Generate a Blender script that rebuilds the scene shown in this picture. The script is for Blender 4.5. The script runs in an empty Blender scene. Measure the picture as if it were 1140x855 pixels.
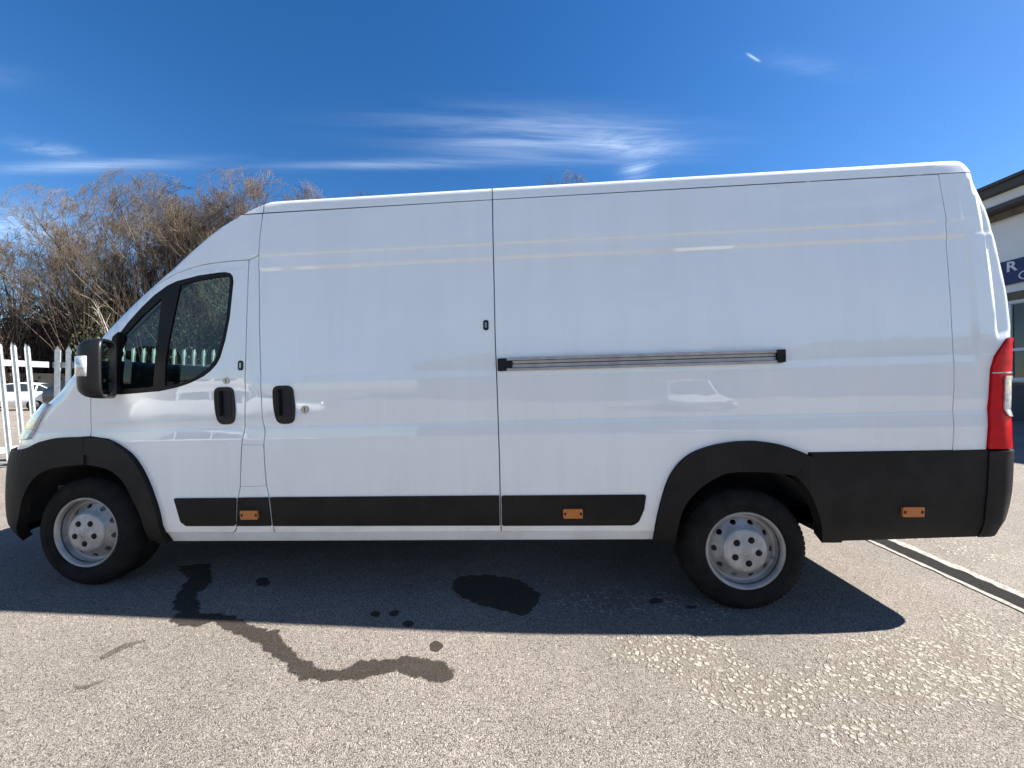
import bpy, bmesh, math, random
from mathutils import Vector, Matrix, noise
from mathutils.geometry import delaunay_2d_cdt
SC = bpy.context.scene
COL = SC.collection
R_ = math.radians

# ------------------------------------------------------------------ camera, sky, sun, exposure
cam_d = bpy.data.cameras.new('camera'); cam = bpy.data.objects.new('camera', cam_d); COL.objects.link(cam)
yaw, pitch, roll = R_(-3.6), R_(.58), R_(.12)
fwd = Vector((math.sin(yaw)*math.cos(pitch), math.cos(yaw)*math.cos(pitch), math.sin(pitch)))
rgt = Vector((math.cos(yaw), -math.sin(yaw), 0)); up = rgt.cross(fwd)
c_, s_ = math.cos(roll), math.sin(roll)
rgt, up = c_*rgt+s_*up, c_*up-s_*rgt
m = Matrix((rgt, up, -fwd)).transposed().to_4x4(); m.translation = (2.848, -3.195, 1.268)
cam.matrix_world = m
cam_d.sensor_width = 36; cam_d.lens = 422.2/1140*36; cam_d.clip_start = .05; cam_d.clip_end = 2000
SC.camera = cam

SUN = Vector((1.12, .121, 1)).normalized()
SUN_EL = math.asin(SUN.z); SUN_AZ = math.atan2(SUN.x, SUN.y)
SUN_STRENGTH, SKY_STRENGTH, EXPOSURE = 5.0, .050, 1.74
sd = bpy.data.lights.new('sun', 'SUN'); sun = bpy.data.objects.new('sun', sd); COL.objects.link(sun)
sd.energy = SUN_STRENGTH; sd.angle = R_(.53); sd.color = (1, .95, .87)
sun.rotation_euler = SUN.to_track_quat('Z', 'Y').to_euler(); sun.location = (20, 5, 30)
vs = SC.view_settings
vs.view_transform = 'Standard'; vs.look = 'None'; vs.exposure = EXPOSURE; vs.gamma = 1; vs.use_curve_mapping = False

class NT:
    """small helper round a node tree"""
    def __init__(s, nt): s.nt = nt; s.N = nt.nodes; s.L = nt.links
    def add(s, typ, **kw):
        n = s.N.new(typ)
        for k, v in kw.items(): setattr(n, k, v)
        return n
    def put(s, n, key, v):
        if hasattr(v, 'is_linked') or hasattr(v, 'node'): s.L.new(v, n.inputs[key])
        else: n.inputs[key].default_value = v
    def math(s, op, a, b=None, c=None, clamp=False):
        n = s.add('ShaderNodeMath', operation=op, use_clamp=clamp)
        for i, v in enumerate((a, b, c)):
            if v is not None: s.put(n, i, v)
        return n.outputs[0]
    def vmath(s, op, a, b=None):
        n = s.add('ShaderNodeVectorMath', operation=op); s.put(n, 0, a)
        if b is not None: s.put(n, 1, b)
        return n.outputs[0]
    def noise(s, vec, scale, detail=2, rough=.5, dist=0):
        n = s.add('ShaderNodeTexNoise'); s.put(n, 'Vector', vec); s.put(n, 'Scale', scale); s.put(n, 'Detail', detail)
        s.put(n, 'Roughness', rough); s.put(n, 'Distortion', dist); return n.outputs['Fac']
    def voro(s, vec, scale, feature='F1', rnd=1):
        n = s.add('ShaderNodeTexVoronoi', feature=feature); s.put(n, 'Vector', vec); s.put(n, 'Scale', scale); s.put(n, 'Randomness', rnd); return n.outputs
    def ramp(s, fac, pts):
        n = s.add('ShaderNodeValToRGB'); s.put(n, 0, fac); e = n.color_ramp.elements
        while len(e) < len(pts): e.new(.5)
        for q, (p, c) in zip(e, pts): q.position = p; q.color = (*c, 1) if len(c) == 3 else c
        return n.outputs[0]
    def mapr(s, v, a, b, c=0., d=1., smooth=True):
        n = s.add('ShaderNodeMapRange', interpolation_type='SMOOTHSTEP' if smooth else 'LINEAR')
        for i, q in enumerate((v, a, b, c, d)): s.put(n, i, q)
        return n.outputs[0]
    def mix(s, fac, a, b, blend='MIX'):
        n = s.add('ShaderNodeMix', data_type='RGBA', blend_type=blend); s.put(n, 0, fac)
        for k, v in ((6, a), (7, b)): s.put(n, k, (*v, 1) if isinstance(v, tuple) and len(v) == 3 else v)
        return n.outputs[2]
    def bump(s, h, strength=.3, dist=.01):
        n = s.add('ShaderNodeBump'); s.put(n, 'Height', h); s.put(n, 'Strength', strength); s.put(n, 'Distance', dist); return n.outputs[0]

world = bpy.data.worlds.new('World'); SC.world = world; world.use_nodes = True
w = NT(world.node_tree); bg = w.N['Background']
sky = w.add('ShaderNodeTexSky', sky_type='NISHITA', sun_disc=False, sun_elevation=SUN_EL, sun_rotation=SUN_AZ, altitude=0, air_density=1.0, dust_density=.2, ozone_density=2.6)
gd = w.add('ShaderNodeTexCoord').outputs['Generated']
sp = w.add('ShaderNodeSeparateXYZ'); w.put(sp, 0, gd)
el = w.math('ARCSINE', sp.outputs[2]); az = w.math('ARCTAN2', sp.outputs[0], sp.outputs[1])
# thin cirrus lies on a level sheet far overhead: sheet coordinates are direction / height
zc = w.math('MAXIMUM', sp.outputs[2], .03); SX, SY = w.math('DIVIDE', sp.outputs[0], zc), w.math('DIVIDE', sp.outputs[1], zc)
def sheared(kx, ky, tilt):
    a = w.add('ShaderNodeCombineXYZ')
    w.put(a, 0, w.math('MULTIPLY', SX, kx)); w.put(a, 1, w.math('MULTIPLY', w.math('ADD', SY, w.math('MULTIPLY', SX, tilt)), ky)); return a.outputs[0]
wisp = w.noise(sheared(1.3, 13, -.10), 1.0, 7, .60, .5)
wisp2 = w.noise(sheared(4.5, 14, .12), 1.0, 8, .66, .6)
def blob(x0, y0, wx, wy, tilt=0.):     # soft patch of thin cirrus at a place on that sheet
    u = w.math('DIVIDE', w.math('SUBTRACT', SX, x0), wx); v = w.math('DIVIDE', w.math('SUBTRACT', w.math('SUBTRACT', SY, y0), w.math('MULTIPLY', w.math('SUBTRACT', SX, x0), tilt)), wy)
    return w.math('EXPONENT', w.math('MULTIPLY', w.math('ADD', w.math('MULTIPLY', u, u), w.math('MULTIPLY', v, v)), -1))
cl = None
for x0, y0, wx, wy, tl, k, tex in ((.05, 1.51, .48, .12, .10, .40, wisp), (.40, 1.58, .17, .09, .25, .36, wisp2), (-.55, 1.655, .75, .035, .02, .24, wisp), (-2.05, 1.585, .50, .04, -.01, .36, wisp),
                               (.46, 1.755, .06, .06, 0, .60, wisp2), (-2.05, 1.46, .10, .05, .1, .30, wisp2), (-3.3, 2.2, .5, .35, 0, .5, wisp2), (.85, 1.22, .16, .035, .25, .09, wisp2), (-1.75, 1.10, .12, .05, 0, .06, wisp2),
                               (1., -3.4, 7., 1.55, .05, .66, wisp2), (-.5, -1.5, 4., .6, .1, .40, wisp)):
    c = w.math('MULTIPLY', w.math('MULTIPLY', blob(x0, y0, wx, wy, tl), w.mapr(tex, .24, .84)), k)
    cl = c if cl is None else w.math('ADD', cl, c)
# short condensation trail of an aeroplane
u = w.math('ADD', w.math('MULTIPLY', w.math('SUBTRACT', SX, .655), .87), w.math('MULTIPLY', w.math('SUBTRACT', SY, 1.18), .50))
v = w.math('ADD', w.math('MULTIPLY', w.math('SUBTRACT', SX, .655), -.50), w.math('MULTIPLY', w.math('SUBTRACT', SY, 1.18), .87))
tr = w.math('EXPONENT', w.math('MULTIPLY', w.math('ADD', w.math('POWER', w.math('DIVIDE', u, .030), 4), w.math('POWER', w.math('DIVIDE', v, .0032), 2)), -1))
cl = w.math('ADD', cl, w.math('MULTIPLY', tr, .38), clamp=True)
hs = w.add('ShaderNodeHueSaturation'); w.put(hs, 'Color', sky.outputs[0]); w.put(hs, 'Saturation', 1.34); w.put(hs, 'Value', 1.0); w.put(hs, 'Hue', .506)
skyc = w.mix(cl, hs.outputs[0], (8.0, 9.2, 10.5))
w.put(bg, 'Color', skyc); w.put(bg, 'Strength', SKY_STRENGTH)

# ------------------------------------------------------------------ materials
MATS = {}
def mat(name, col, rough=.5, metal=0., coat=0., spec=.5, bump=None, vary=None, fine=None):
    mm = bpy.data.materials.new(name); mm.use_nodes = True; t = NT(mm.node_tree); b = t.N['Principled BSDF']
    pos = t.add('ShaderNodeTexCoord').outputs['Object']
    t.put(b, 'Roughness', rough); t.put(b, 'Metallic', metal); t.put(b, 'Coat Weight', coat); t.put(b, 'Coat Roughness', .025); t.put(b, 'Specular IOR Level', spec)
    if vary:                                    # (scale, amount, second colour)
        t.put(b, 'Base Color', t.mix(t.mapr(t.noise(pos, vary[0], 5, .6), .5-vary[1], .5+vary[1]), col, vary[2]))
    else: t.put(b, 'Base Color', (*col, 1))
    if bump: t.put(b, 'Normal', t.bump(t.noise(pos, bump[0], 3, .6), bump[1], bump[2]))
    MATS[name] = mm
    return mm
paint = mat('white_paint', (.80, .81, .82), .5, 0, 1.0, .25)
t = NT(paint.node_tree); b = t.N['Principled BSDF']; pos = t.add('ShaderNodeTexCoord').outputs['Object']
spz = t.add('ShaderNodeSeparateXYZ'); t.put(spz, 0, pos)
mpz = t.add('ShaderNodeMapping'); t.put(mpz, 0, pos); mpz.inputs['Scale'].default_value = (3, 3, .35)
grime = t.math('MULTIPLY', t.mapr(t.noise(mpz.outputs[0], 2.2, 6, .65), .35, .75), .5)
low = t.mapr(spz.outputs[2], .9, .2, .0, 1.)
spots = t.mapr(t.voro(pos, 9.0)['Distance'], .022, .012)
spots = t.math('MULTIPLY', spots, t.mapr(t.noise(pos, 1.3, 2, .5), .56, .62))
spots = t.math('MULTIPLY', spots, t.mapr(spz.outputs[2], 1.95, 2.05))
colr = t.mix(t.math('MULTIPLY', grime, t.math('ADD', t.math('MULTIPLY', low, .55), .22)), (.83, .86, .85), (.52, .49, .43))
colr = t.mix(spots, colr, (.95, .95, .93)); t.put(b, 'Base Color', colr)
t.put(b, 'Coat Roughness', t.math('ADD', .012, t.math('MULTIPLY', grime, .06))); t.put(b, 'Coat IOR', 1.75)
t.put(b, 'Coat Normal', t.bump(t.noise(pos, 2.6, 2, .5), .16, .02)) if 'Coat Normal' in b.inputs else None

plastic = mat('black_plastic', (.010, .010, .010), .6, 0, 0, .16, bump=(300, .25, .002), vary=(3.5, .2, (.021, .019, .017)))
gloss_black = mat('gloss_black', (.007, .007, .008), .4, 0, 0, .3)
rubber = mat('tyre_rubber', (.009, .009, .009), .85, 0, 0, .12, bump=(80, .3, .003), vary=(9, .2, (.019, .018, .016)))
seal = mat('rubber_seal', (.008, .008, .009), .6, 0, 0, .2)
cavity = mat('dark_lining', (.012, .012, .013), .8)
under_m = mat('underbody_coating', (.02, .02, .021), .9)
steel = mat('silver_steel', (.38, .38, .372), .42, .4, 0, .5, vary=(7, .25, (.19, .185, .175)), bump=(40, .1, .004))
hubm = mat('hub_silver', (.46, .455, .44), .45, .25, 0, .5, vary=(16, .2, (.30, .295, .28)))
lug = mat('nut_hole_shade', (.010, .010, .010), .6, 0, 0, .15)
alu = mat('rail_aluminium', (.50, .47, .44), .38, .35, 0, .5, vary=(14, .3, (.34, .32, .30)))
chrome = mat('lock_chrome', (.30, .30, .29), .3, 1)
amber = mat('amber_lens', (.46, .13, .012), .25, 0, .5)
redl = mat('red_lens', (.62, .005, .012), .3, 0, 0, .12, vary=(30, .3, (.45, .003, .008)))
clearl = mat('clear_lens', (.72, .74, .76), .12, .25, .8, vary=(60, .25, (.35, .36, .38)))
cloth = mat('seat_cloth', (.05, .052, .056), .9)
dashm = mat('dash_plastic', (.035, .036, .038), .7)
galv = mat('galvanised_steel', (.38, .41, .42), .5, .2, 0, .5, vary=(14, .22, (.26, .29, .31)), bump=(60, .15, .003))
mirror_m = mat('mirror_glass', (.55, .57, .58), .02, 1)

def glass_mat(name, tint, refl=1.0):
    mm = bpy.data.materials.new(name); mm.use_nodes = True; t = NT(mm.node_tree); t.N.remove(t.N['Principled BSDF'])
    tr = t.add('ShaderNodeBsdfTransparent'); t.put(tr, 0, (*tint, 1)); gl = t.add('ShaderNodeBsdfGlossy'); t.put(gl, 'Roughness', .01)
    bf = t.add('ShaderNodeNewGeometry').outputs['Backfacing']
    fr = t.add('ShaderNodeFresnel'); t.put(fr, 0, t.math('SUBTRACT', 1.5, t.math('MULTIPLY', bf, 1.5-1/1.5))); mx = t.add('ShaderNodeMixShader')
    t.put(mx, 0, t.math('MULTIPLY', fr.outputs[0], refl)); t.put(mx, 1, tr.outputs[0]); t.put(mx, 2, gl.outputs[0]); t.put(t.N['Material Output'], 0, mx.outputs[0])
    return mm
glass = glass_mat('tinted_glass', (.46, .60, .54)); screen_glass = glass_mat('screen_glass', (.80, .90, .87))

def asphalt(name, tone=1.0, wet=0., patches=True):
    mm = bpy.data.materials.new(name); mm.use_nodes = True; t = NT(mm.node_tree); b = t.N['Principled BSDF']
    pos = t.add('ShaderNodeNewGeometry').outputs['Position']
    warp = t.add('ShaderNodeTexNoise'); t.put(warp, 'Vector', pos); t.put(warp, 'Scale', 30.); t.put(warp, 'Detail', 3.)
    wp = t.vmath('ADD', pos, t.vmath('MULTIPLY', warp.outputs['Color'], (.035, .035, .0)))
    v1 = t.voro(wp, 250.); v2 = t.voro(wp, 180.); v3 = t.voro(wp, 48.)
    sx = t.add('ShaderNodeSeparateXYZ'); t.put(sx, 0, v1['Color']); r1 = sx.outputs[0]
    sx = t.add('ShaderNodeSeparateXYZ'); t.put(sx, 0, v2['Color']); r2 = sx.outputs[0]; r2b = sx.outputs[1]
    sx = t.add('ShaderNodeSeparateXYZ'); t.put(sx, 0, v3['Color']); r3 = sx.outputs[0]; r3b = sx.outputs[1]
    big = t.noise(pos, .55, 5, .55); mid = t.noise(pos, 3.2, 5, .65)
    base = t.ramp(r1, [(0, (.135, .115, .10)), (.25, (.222, .192, .168)), (.65, (.262, .23, .202)), (1, (.34, .303, .268))])
    base = t.mix(t.mapr(v1['Distance'], .42, .72, 0., .8), base, (.04, .034, .029))  # pits between the grains: their shade is put into the colour
    st2 = t.math('MULTIPLY', t.mapr(v2['Distance'], .46, .34), t.mapr(r2, .58, .62))
    base = t.mix(st2, base, t.ramp(r2b, [(0, (.14, .125, .11)), (.5, (.24, .22, .195)), (1, (.40, .375, .33))]))
    tone_ = t.math('MULTIPLY', t.math('ADD', .78, t.math('MULTIPLY', mid, .44)), t.math('ADD', .64, t.math('MULTIPLY', big, .72)))
    hgt = t.math('SUBTRACT', 1., v1['Distance'])
    if patches:            # worn places where the coarse pale stone of the old surface shows
        sp = t.add('ShaderNodeSeparateXYZ'); t.put(sp, 0, pos); X, Y = sp.outputs[0], sp.outputs[1]
        msk = None
        for (x0, y0, wx, wy, k) in ((3.55, -1.32, .42, .16, 1.), (3.75, -1.55, .30, .18, 1.), (4.05, -1.70, .22, .10, .9), (4.75, -1.25, .65, .16, .95), (5.3, -1.1, .5, .4, .7), (3.5, -.9, .8, .25, .75), (6.3, .3, 1.2, 1.5, .55), (4.35, -1.45, .55, .22, .85), (5.1, -1.45, .8, .3, .85), (4.3, -2.0, .5, .2, .7), (-6, -2, 3, 1, .5)):
            u = t.math('DIVIDE', t.math('SUBTRACT', X, x0), wx); v = t.math('DIVIDE', t.math('SUBTRACT', Y, y0), wy)
            g = t.math('MULTIPLY', t.math('EXPONENT', t.math('MULTIPLY', t.math('ADD', t.math('MULTIPLY', u, u), t.math('MULTIPLY', v, v)), -1)), k)
            msk = g if msk is None else t.math('MAXIMUM', msk, g)
        patch = t.mapr(t.math('ADD', msk, t.math('MULTIPLY', t.math('SUBTRACT', t.noise(pos, 5., 4, .7), .5), 1.3)), .42, .72)
        st3 = t.math('MULTIPLY', t.math('MULTIPLY', t.mapr(v3['Distance'], .50, .36), t.mapr(r3, .06, .1)), t.mapr(patch, .1, .5))
        base = t.mix(t.math('MULTIPLY', patch, .40), base, (.15, .125, .10))
        base = t.mix(st3, base, t.ramp(r3b, [(0, (.17, .152, .128)), (.5, (.29, .266, .226)), (1, (.39, .362, .305))]))
        hgt = t.math('ADD', hgt, t.math('MULTIPLY', st3, 2.6))
    cm = t.add('ShaderNodeCombineColor')
    for i in range(3): t.put(cm, i, tone_)
    base = t.mix(1., base, cm.outputs[0], 'MULTIPLY')
    if tone != 1.: base = t.mix(1., base, (tone, tone*.93, tone*.88), 'MULTIPLY')
    t.put(b, 'Base Color', base); t.put(b, 'Roughness', .9-.45*wet); t.put(b, 'Specular IOR Level', .25)
    t.put(b, 'Normal', t.bump(hgt, .65*(1-.75*wet), .008))
    if wet:                # a spill soaks in: its rim thins out raggedly into the dry stone
        at = t.add('ShaderNodeAttribute', attribute_name='soak'); t.put(b, 'Alpha', t.mapr(t.math('ADD', at.outputs['Fac'], t.math('ADD', t.math('MULTIPLY', t.math('SUBTRACT', t.noise(pos, 75., 4, .7), .5), 1.1), t.math('MULTIPLY', t.math('SUBTRACT', r1, .5), .35))), .02, .42, 0., .95))
    return mm
asph = asphalt('worn_asphalt'); asph_scuff = asphalt('scuffed_asphalt', .52, .2, False); asph_wet = asphalt('damp_asphalt', .18, .35, False)

# ------------------------------------------------------------------ naming and linking
def tag(o, label=None, cat=None, group=None, kind=None):
    for k, v in (('label', label), ('category', cat), ('group', group), ('kind', kind)):
        if v: o[k] = v
    return o
def empty(name, loc=(0, 0, 0), rz=0., label=None, cat=None, group=None):
    o = bpy.data.objects.new(name, None); COL.objects.link(o); o.location = loc; o.rotation_euler = (0, 0, rz); o.empty_display_size = .2
    return tag(o, label, cat, group)
def link(name, me, material, parent=None):
    if material is not None:
        me.materials.clear(); me.materials.append(material)
    o = bpy.data.objects.new(name, me); COL.objects.link(o)
    if parent: o.parent = parent
    return o
def copy_tree(o, parent=None):
    c = o.copy(); COL.objects.link(c)
    if parent: c.parent = parent
    for ch in list(o.children): copy_tree(ch, c)
    return c
class MB:
    """collects raw shapes that become ONE mesh object"""
    def __init__(s): s.v = []; s.f = []; s.sm = []
    def raw(s, vs, fs, smooth=False):
        o = len(s.v); s.v += [tuple(q) for q in vs]; s.f += [tuple(i+o for i in f) for f in fs]; s.sm += [smooth]*len(fs); return s
    def box(s, c, d, rot=None, bev=0.):
        bm = bmesh.new(); bmesh.ops.create_cube(bm, size=1)
        for q in bm.verts: q.co = Vector((q.co.x*d[0], q.co.y*d[1], q.co.z*d[2]))
        if bev: bmesh.ops.bevel(bm, geom=bm.edges[:], offset=bev, segments=2, affect='EDGES', profile=.5)
        M = Matrix.Translation(c) @ (rot.to_4x4() if rot else Matrix.Identity(4))
        bm.verts.ensure_lookup_table(); bm.verts.index_update()
        s.raw([M @ q.co for q in bm.verts], [[q.index for q in f.verts] for f in bm.faces]); bm.free(); return s
    def tube(s, pts, rad, n=8, cap=True):
        pts = [Vector(p) for p in pts]; rings = []; o = len(s.v)
        rads = rad if isinstance(rad, (list, tuple)) else [rad]*len(pts)
        for i, p in enumerate(pts):
            d = (pts[min(i+1, len(pts)-1)]-pts[max(i-1, 0)]).normalized(); a = d.orthogonal().normalized() if i == 0 else (a-d*a.dot(d)).normalized(); b_ = d.cross(a)
            s.v += [tuple(p+(a*math.cos(2*math.pi*k/n)+b_*math.sin(2*math.pi*k/n))*rads[i]) for k in range(n)]
        for i in range(len(pts)-1):
            for k in range(n):
                s.f.append((o+i*n+k, o+i*n+(k+1) % n, o+(i+1)*n+(k+1) % n, o+(i+1)*n+k)); s.sm.append(True)
        if cap:
            s.f.append(tuple(o+k for k in range(n))[::-1]); s.f.append(tuple(o+(len(pts)-1)*n+k for k in range(n))); s.sm += [False, False]
        return s
    def lathe(s, prof, M=None, n=64, smooth=True):      # prof: (radius, height) about local Z
        o = len(s.v); M = M or Matrix.Identity(4)
        for r, h in prof:
            s.v += [tuple(M @ Vector((r*math.cos(2*math.pi*k/n), r*math.sin(2*math.pi*k/n), h))) for k in range(n)]
        for i in range(len(prof)-1):
            for k in range(n):
                s.f.append((o+i*n+k, o+i*n+(k+1) % n, o+(i+1)*n+(k+1) % n, o+(i+1)*n+k)); s.sm.append(smooth)
        return s
    def build(s, name, material, parent=None):
        me = bpy.data.meshes.new(name); me.from_pydata(s.v, [], s.f); me.polygons.foreach_set('use_smooth', s.sm); me.update()
        return link(name, me, material, parent)

# ------------------------------------------------------------------ body surface: half width, nose and tail line by height
def lerp_tab(t,z):
    if z<=t[0][0]: return t[0][1]
    for (a,va),(b,vb) in zip(t,t[1:]):
        if z<=b: return va+(vb-va)*(z-a)/(b-a)
    return t[-1][1]
def smooth_tab(t,z):   # monotone-ish cubic (Catmull-Rom on uneven knots)
    n=len(t)
    if z<=t[0][0]: return t[0][1]
    if z>=t[-1][0]: return t[-1][1]
    for i in range(n-1):
        if z<=t[i+1][0]:
            z0,v0=t[i]; z1,v1=t[i+1]; h=z1-z0
            def sl(k):
                if k==0: return (t[1][1]-t[0][1])/(t[1][0]-t[0][0])
                if k==n-1: return (t[-1][1]-t[-2][1])/(t[-1][0]-t[-2][0])
                d0=(t[k][1]-t[k-1][1])/(t[k][0]-t[k-1][0]); d1=(t[k+1][1]-t[k][1])/(t[k+1][0]-t[k][0])
                return 0 if d0*d1<=0 else 2*d0*d1/(d0+d1)
            u=(z-z0)/h; m0=sl(i)*h; m1=sl(i+1)*h
            return (2*u**3-3*u*u+1)*v0+(u**3-2*u*u+u)*m0+(-2*u**3+3*u*u)*v1+(u**3-u*u)*m1
W_TAB=[(.15,.86),(.30,.945),(.345,.968),(.40,.985),(.57,.998),(.80,1.004),(.915,1.005),(.925,1.0045),(.985,.999),(.997,.9955),(1.06,.9985),(1.25,.9995),(1.26,.999),(1.30,.995),(1.60,.982),(1.93,.9625),(1.952,.960),(1.965,.968),(2.044,.9605),(2.050,.9655),(2.32,.9365),(2.345,.9338),(2.375,.931),(2.393,.927),(2.403,.916),(2.412,.891),(2.430,.84),(2.448,.78),(2.47,.68),(2.495,.5),(2.512,.2)]
W_SM=[(.997,.9955),(1.06,.9985),(1.30,.997),(1.60,.985),(1.96,.966),(2.05,.963),(2.32,.9365)]
XF_TAB=[(0.15,-.767),(.25,-.867),(.45,-.912),(.6,-.902),(.8,-.862),(.95,-.779),(1.1,-.645),(1.25,-.43),(1.4,-.262),(1.6,-.043),(1.8,.195),(2.0,.461),(2.2,.73),(2.26,.828),(2.32,.95),(2.36,1.04),(2.4,1.15),(2.44,1.29),(2.48,1.48),(2.525,1.78)]
A_TAB=[(.2,.6),(.6,.6),(.95,.55),(1.3,.40),(1.6,.28),(2.0,.20),(2.2,.15),(2.32,.12),(2.5,.10)]
XR_TAB=[(.2,5.394),(.36,5.414),(.5,5.438),(.74,5.453),(.8,5.45),(1.08,5.46),(1.37,5.469),(1.6,5.466),(1.8,5.449),(2.0,5.426),(2.2,5.397),(2.3,5.379),(2.38,5.357),(2.44,5.31),(2.525,5.06)]
R_TAB=[(.2,.12),(.8,.10),(1.34,.09),(1.44,.04),(2.1,.04),(2.35,.08),(2.47,.14)]
EDGE_TAB=[(1.345,5.357),(1.515,5.360),(1.763,5.354),(2.067,5.340),(2.253,5.322),(2.34,5.30)]
def sst(a,b,x):
    u=min(max((x-a)/(b-a),0.),1.); return u*u*(3-2*u)
def Wz(z,s=2.):
    w=lerp_tab(W_TAB,z)
    if .997<z<2.32:
        f=1-sst(1.12,1.17,s)+sst(5.235,5.275,s)
        if f>0: w=w+(lerp_tab(W_SM,z)+.004*sst(1.2,1.3,z)*(1-sst(1.955,1.99,z))-w)*min(f,1)
    if z>1.36 and s>5.25: w-=.013*sst(1.36,1.44,z)*sst(0,.016,s-lerp_tab(EDGE_TAB,z))*(1-sst(2.26,2.34,z))
    return w
def P(s,z,off=0.):
    w=Wz(z,s); xf=smooth_tab(XF_TAB,z); a=lerp_tab(A_TAB,z); xc=xf+a
    if s<xc:
        p=min((xc-s)/a,math.pi/2)
        return xc-a*math.sin(p), -w*max(math.cos(p),0)**.75
    xr=smooth_tab(XR_TAB,z); r=lerp_tab(R_TAB,z); s0=xr-r
    if s>s0:
        p=(s-s0)/r
        if p<math.pi/2: return s0+r*math.sin(p), -(w-r*(1-math.cos(p)))
        return xr, -(w-r-(s-s0-r*math.pi/2))
    return s,-w

# ------------------------------------------------------------------ the van
BP = R_(1.66)                                   # the empty van sits nose-down by this much
VAN = empty('panel_van', (.345*math.sin(BP), 0, .345*(1-math.cos(BP))), 0, 'long white high-roof panel van with black lower trim, parked side-on in the yard', 'van')
VAN.rotation_euler = (0, -BP, 0)
def nrm(s, z, h=.0018):
    a = Vector((*P(s+h, z), z)) - Vector((*P(s-h, z), z)); zz = z+h; c = Vector((*P(s, z+h), z+h)) - Vector((*P(s, z-h), z-h))
    n = a.cross(c)
    return n.normalized() if n.length > 1e-9 else Vector((0, -1, 0))
def phi(z, deg):                                # skin coordinate of the front corner at an angle round it
    return smooth_tab(XF_TAB, z)+lerp_tab(A_TAB, z)-lerp_tab(A_TAB, z)*R_(deg)
def inpoly(p, poly):
    x, y = p; c = False; j = len(poly)-1
    for i in range(len(poly)):
        if (poly[i][1] > y) != (poly[j][1] > y) and x < (poly[j][0]-poly[i][0])*(y-poly[i][1])/(poly[j][1]-poly[i][1])+poly[i][0]: c = not c
        j = i
    return c
def area2(p): return sum(p[i-1][0]*p[i][1]-p[i][0]*p[i-1][1] for i in range(len(p)))
def inset(poly, g):
    if area2(poly) < 0: poly = poly[::-1]
    out = []; n = len(poly)
    for i in range(n):
        p0, p1, p2 = Vector(poly[i-1]), Vector(poly[i]), Vector(poly[(i+1) % n]); d1 = (p1-p0).normalized(); d2 = (p2-p1).normalized()
        n1 = Vector((-d1.y, d1.x)); n2 = Vector((-d2.y, d2.x)); b_ = (n1+n2); k = b_.length
        b_ = b_/k if k > 1e-6 else n1
        out.append(tuple(p1+b_*min(g/max(b_.dot(n1), .3), 2.5*g)))
    return out
def dens(poly, step):
    out = []
    for i in range(len(poly)):
        a, b_ = Vector(poly[i-1]), Vector(poly[i]); k = max(1, int((b_-a).length/step+.5))
        out += [tuple(a.lerp(b_, j/k)) for j in range(k)]
    return out
def roundp(poly, r, seg=4):                     # round every corner of a polygon
    out = []
    for i in range(len(poly)):
        p0, p1, p2 = Vector(poly[i-1]), Vector(poly[i]), Vector(poly[(i+1) % len(poly)])
        a = p1+(p0-p1).normalized()*min(r, (p0-p1).length*.45); c = p1+(p2-p1).normalized()*min(r, (p2-p1).length*.45)
        for k in range(seg+1):
            u = k/seg; out.append(tuple((1-u)**2*a+2*u*(1-u)*p1+u*u*c))
    return out
ZROWS = sorted({z for z, _ in W_TAB} | {.5, .65, .72, .86, 1.1, 1.15, 1.2, 1.35, 1.4, 1.45, 1.5, 1.55, 1.66, 1.72, 1.78, 1.85, 2.0, 2.02, 1.946, 1.972, 2.038, 2.056, .978, 1.004, .908, .935, 1.252, 1.268, 1.293, 1.308,  2.1, 2.15, 2.2, 2.25})
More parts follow.
